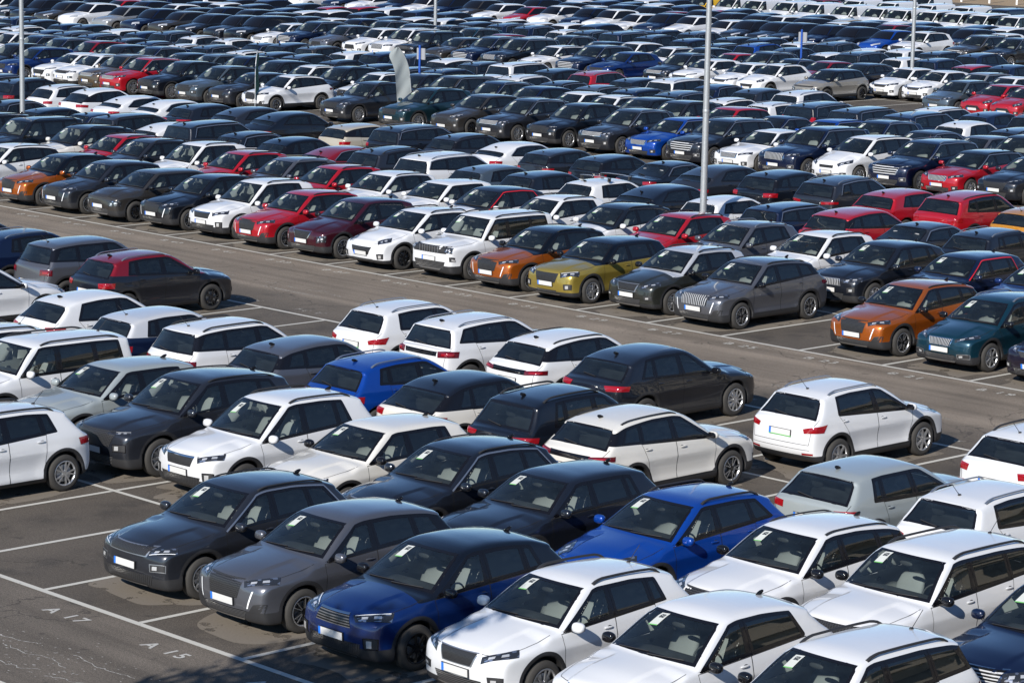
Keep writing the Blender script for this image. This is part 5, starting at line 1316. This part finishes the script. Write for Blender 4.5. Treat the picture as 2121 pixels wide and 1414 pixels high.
# ------------------------------------------------------------------ lamp posts, signs, flags, fence, trees, building
GALV = None
def galv():
    m, n, l = new_mat('galvanised_steel'); pos = n.new('ShaderNodeTexCoord').outputs['Object']
    c = mixc(n, l, noise(n, l, 18.0, 4.0, .7, pos), (.30, .32, .34), (.55, .57, .58))
    b = pbsdf(n, (.5, .5, .5), .45, .55); l.new(c, b.inputs['Base Color']); out(n, l, b.outputs[0]); return m
GALV = galv(); BLUE = simple('blue_post_paint', (.01, .07, .36), .5); SIGN = simple('sign_back_grey', (.30, .31, .33), .5)
def buf_obj(name, mb, parent=None, **props):
    o = bpy.data.objects.new(name, mb.mesh(name)); COL.objects.link(o)
    if parent: o.parent = parent
    for k, v in props.items(): o[k] = v
    return o
def empty(name, loc, rz=0, **props):
    o = bpy.data.objects.new(name, None); COL.objects.link(o); o.location = loc; o.rotation_euler = (0, 0, rz); o.empty_display_size = .3
    for k, v in props.items(): o[k] = v
    return o
M['galv'] = GALV; M['bluepost'] = BLUE; M['signback'] = SIGN
M['concrete'] = simple('concrete', (.30, .29, .27), .9)
M['lampglass'] = simple('lamp_cover', (.7, .7, .68), .3)
def lamp_post(x, y, label):
    r = empty('lamp_post', (x, y, 0), label=label, category='lamp post', group='lamp posts between the rows')
    mb = MeshBuf(); n = 24; zs = np.linspace(.25, 12.5, n)
    tube(mb, 'galv', [(0.0001*z, 0, z) for z in zs], .105-.045*(zs/12.5), .105-.045*(zs/12.5), 16); buf_obj('pole', mb, r)
    mb = MeshBuf(); box_mesh(mb, 'concrete', (0, 0, .13), (.62, .62, .26)); box_mesh(mb, 'galv', (0, 0, .275), (.40, .40, .03)); buf_obj('base', mb, r)
    mb = MeshBuf(); box_mesh(mb, 'galv', (.04, -.095, 1.0), (.10, .02, .32)); buf_obj('hatch', mb, r)
    for zz in (4.2, 8.4):
        mb = MeshBuf(); lathe(mb, 'galv', [(-.05, .094-.0036*zz), (-.045, .112-.0036*zz), (.045, .110-.0036*zz), (.05, .092-.0036*zz)], 16); mb.v = [v[:, [1, 2, 0]]+np.array([0, 0, zz]) for v in mb.v]; mb.n = [v[:, [1, 2, 0]] for v in mb.n]; buf_obj('collar', mb, r)
    for a in (0, math.pi):
        mb = MeshBuf(); tube(mb, 'galv', [(0, 0, 12.4), (math.cos(a)*.5, 0, 12.6), (math.cos(a)*1.3, 0, 12.7)], .04, .04, 8)
        blob(mb, 'galv', (math.cos(a)*1.6, 0, 12.70), (.40, .16, .06), 3); blob(mb, 'lampglass', (math.cos(a)*1.6, 0, 12.645), (.30, .12, .03), 3); buf_obj('lamp_head', mb, r)
lamp_post(-19.6, 36.1, 'grey steel lamp post rising right of centre from the second block')
lamp_post(-55.0, 36.3, 'grey steel lamp post at the left edge of the lot')
lamp_post(-53.9, 88.4, 'grey steel lamp post at the right among far white cars')
lamp_post(-90.0, 88.6, 'thin grey lamp post at top centre, farthest of all')
def post_sign(x, y, label):
    r = empty('sign_post', (x, y, 0), label=label, category='sign', group='blue row sign posts')
    mb = MeshBuf(); tube(mb, 'bluepost', [(0, 0, .0), (0.0002, 0, 1.4), (0.0004, 0, 2.7)], .055, .055, 10); buf_obj('post', mb, r)
    mb = MeshBuf(); box_mesh(mb, 'signback', (0, .09, 2.3), (.55, .05, .52)); box_mesh(mb, 'galv', (0, .05, 2.3), (.10, .04, .5)); buf_obj('panel', mb, r)
post_sign(-62.0, 62.6, 'blue sign post with small grey panel left of the pale flag')
post_sign(-61.5, 88.7, 'blue sign post with small grey panel among the far dark cars')
def flag(x, y, rz, h, rgb, label, wave):
    m, n, l = new_mat('flag_cloth_%d' % int(h*10)); b = pbsdf(n, rgb, .8, spec=.2)
    tr = n.new('ShaderNodeBsdfTranslucent'); tr.inputs[0].default_value = (*rgb, 1); out(n, l, mixs(n, l, .3, b.outputs[0], tr.outputs[0]))
    r = empty('feather_flag', (x, y, 0), rz, label=label, category='flag', group='feather flags at the aisle')
    zt = np.linspace(.55, h, 30); mb = MeshBuf()
    bend = lambda z: .38*np.clip((z-h*.62)/(h*.38), 0, 1)**2.2
    tube(mb, 'galv', [(bend(z), 0, z) for z in np.linspace(.06, h, 24)], .022, .022, 8); buf_obj('pole', mb, r)
    r.rotation_euler = (0, R_(6 if h > 2.8 else 2), rz)
    mb = MeshBuf(); box_mesh(mb, 'concrete', (0, 0, .06), (.5, .5, .08)); buf_obj('base', mb, r)
    nu, nv = 30, 9; V = []; 
    for i, z in enumerate(zt):
        t = (z-.55)/(h-.55); wd = .66*(1-.10*(1-t))*(1-np.clip((t-.80)/.2, 0, 1)**2.5*.92)
        for j in range(nv):
            u = j/(nv-1); V.append((bend(z)+u*wd+.02, wave*math.sin(2.2*z+3*u)*u*.5+.012*math.sin(9*z+8*u), z+.10*u*(1-t)))
    V = np.array(V); f = grid_faces(nu, nv); k = len(V); V2 = V+np.array([0, .006, 0])
    nr = np.zeros((nu, nv, 3)); P = V.reshape(nu, nv, 3); nr = np.cross(np.gradient(P, axis=1), np.gradient(P, axis=0)); nr /= np.linalg.norm(nr, axis=2, keepdims=True); nr = nr.reshape(-1, 3)
    M['cl'+label[:4]] = m
    add = MeshBuf(); sgn = np.sign(np.cross(V[f[0][1]]-V[f[0][0]], V[f[0][2]]-V[f[0][0]])@nr[f[0][0]])
    add.add(V, nr*sgn, f, m); buf_obj('cloth', add, r)
flag(-55.55, 56.6, R_(-120), 3.25, (.33, .365, .37), 'pale grey feather flag leaning between two dark SUVs', .25)
flag(-62.5, 53.4, R_(129), 2.7, (.03, .075, .06), 'dark green feather flag standing in front of a white SUV', .06)
M['white_post'] = simple('white_post_paint', (.75, .75, .73), .5)
for i, x in enumerate((-113.5, -111.3, -108.6, -106.0, -104.4)):
    mb = MeshBuf(); tube(mb, 'white_post', [(0, 0, 0), (0.0002, 0, 1.2), (0.0004, 0, 2.4)], .09, .09, 8)
    mb.v = [v+np.array([x, 166.2+i*.25, 0]) for v in mb.v]
    buf_obj('boundary_post', mb, None, label='white boundary post standing on dry earth at the top right corner', category='post', group='white boundary posts at the far edge')
# trees behind the camera: they throw the dappled shade on the first bays
def leaf_mat():
    m, n, l = new_mat('leaf'); pos = n.new('ShaderNodeNewGeometry').outputs['Position']
    b = pbsdf(n, (.05, .08, .02), .6); l.new(mixc(n, l, noise(n, l, 1.5, 3, .5, pos), (.035, .06, .015), (.075, .11, .03)), b.inputs['Base Color']); out(n, l, b.outputs[0]); return m
M['leaf'] = leaf_mat(); M['bark'] = simple('bark', (.11, .085, .06), .9)
def tree(x, y, trunk_h, clumps, label, seed):
    r = empty('shade_tree', (x, y, 0), label=label, category='tree', group='shade trees by the near aisle')
    rg = np.random.default_rng(seed); mb = MeshBuf(); zs = np.linspace(0, trunk_h, 10)
    tube(mb, 'bark', [(.12*math.sin(z*.6), .1*math.sin(z*.5), z) for z in zs], .20-.09*zs/trunk_h, .20-.09*zs/trunk_h, 10)
    for cx, cy_, cz, rad in clumps:
        tube(mb, 'bark', [(0.1, 0, trunk_h*.75), (cx*.5, cy_*.5, (trunk_h*.75+cz)/2+.2), (cx, cy_, cz)], [.09, .06, .03], [.09, .06, .03], 6)
    buf_obj('trunk', mb, r)
    mb = MeshBuf(); V = []; Fq = []
    for cx, cy_, cz, rad in clumps:
        n = int(420*rad*rad)
        P = rg.normal(size=(n, 3)); P /= np.linalg.norm(P, axis=1, keepdims=True); P *= (rg.random(n)**.45)[:, None]*rad; P += (cx, cy_, cz)
        for q in P:
            a = rg.normal(size=3); a /= np.linalg.norm(a); b = np.cross(a, rg.normal(size=3)); b /= np.linalg.norm(b); s = rg.uniform(.07, .16); k = len(V)
            V += [q-a*s, q+b*s*.5, q+a*s, q-b*s*.5]; Fq.append([k, k+1, k+2, k+3])
    V = np.array(V); N = np.zeros_like(V); N[:, 2] = 1
    mb.add(V, N, Fq, 'leaf'); me = mb.mesh('crown', shade=False)
    o = bpy.data.objects.new('crown', me); COL.objects.link(o); o.parent = r
tree(10.4, -10.9, 5.4, [(-.2, -.2, 6.6, 1.15), (.5, .7, 7.1, 1.0), (-1.0, .2, 6.8, .8), (2.0, .1, 9.0, .75), (.2, -1.1, 7.4, .9), (.9, 1.3, 6.6, .6), (-1.3, -.9, 6.3, .6)], 'leafy shade tree at the near edge of the lot, lower left', 5)
# flats to the right of the lot; the car windows mirror them
M['render_wall'] = simple('cream_render', (.52, .46, .37), .85); M['flat_glass'] = simple('window_glass', (.03, .035, .04), .08); M['flat_roof'] = simple('roof_slab', (.30, .28, .26), .9)
def flats(x, y, rz, nf, nb, label):
    r = empty('apartment_building', (x, y, 0), rz, label=label, category='building', group='blocks of flats beside the lot')
    Hh, Wd = nf*3.6+.6, nb*4.2
    mb = MeshBuf(); box_mesh(mb, 'render_wall', (0, 0, Hh/2), (Wd, 12, Hh)); buf_obj('wall', mb, r)
    mb = MeshBuf(); box_mesh(mb, 'flat_roof', (0, 0, Hh+.2), (Wd+.8, 12.8, .4)); buf_obj('roof', mb, r)
    mb = MeshBuf(); box_mesh(mb, 'flat_glass', (0, 0, 0), (2.3, .10, 1.7)); wm_ = mb.mesh('flat_window')
    for i in range(nf):
        for j in range(nb):
            o = bpy.data.objects.new('window', wm_); COL.objects.link(o); o.parent = r; o.location = ((j-(nb-1)/2)*4.2, -6.0, 2.2+3.6*i)
        mb = MeshBuf(); box_mesh(mb, 'render_wall', (0, -6.5, .3+3.6*(i+1)), (Wd, 1.0, .18)); buf_obj('balcony', mb, r)
flats(40, 70, R_(-40.9), 6, 16, 'cream block of flats with rows of windows beyond the right edge')
flats(2, 150, R_(-36), 5, 12, 'lower cream block of flats farther beyond the right edge')
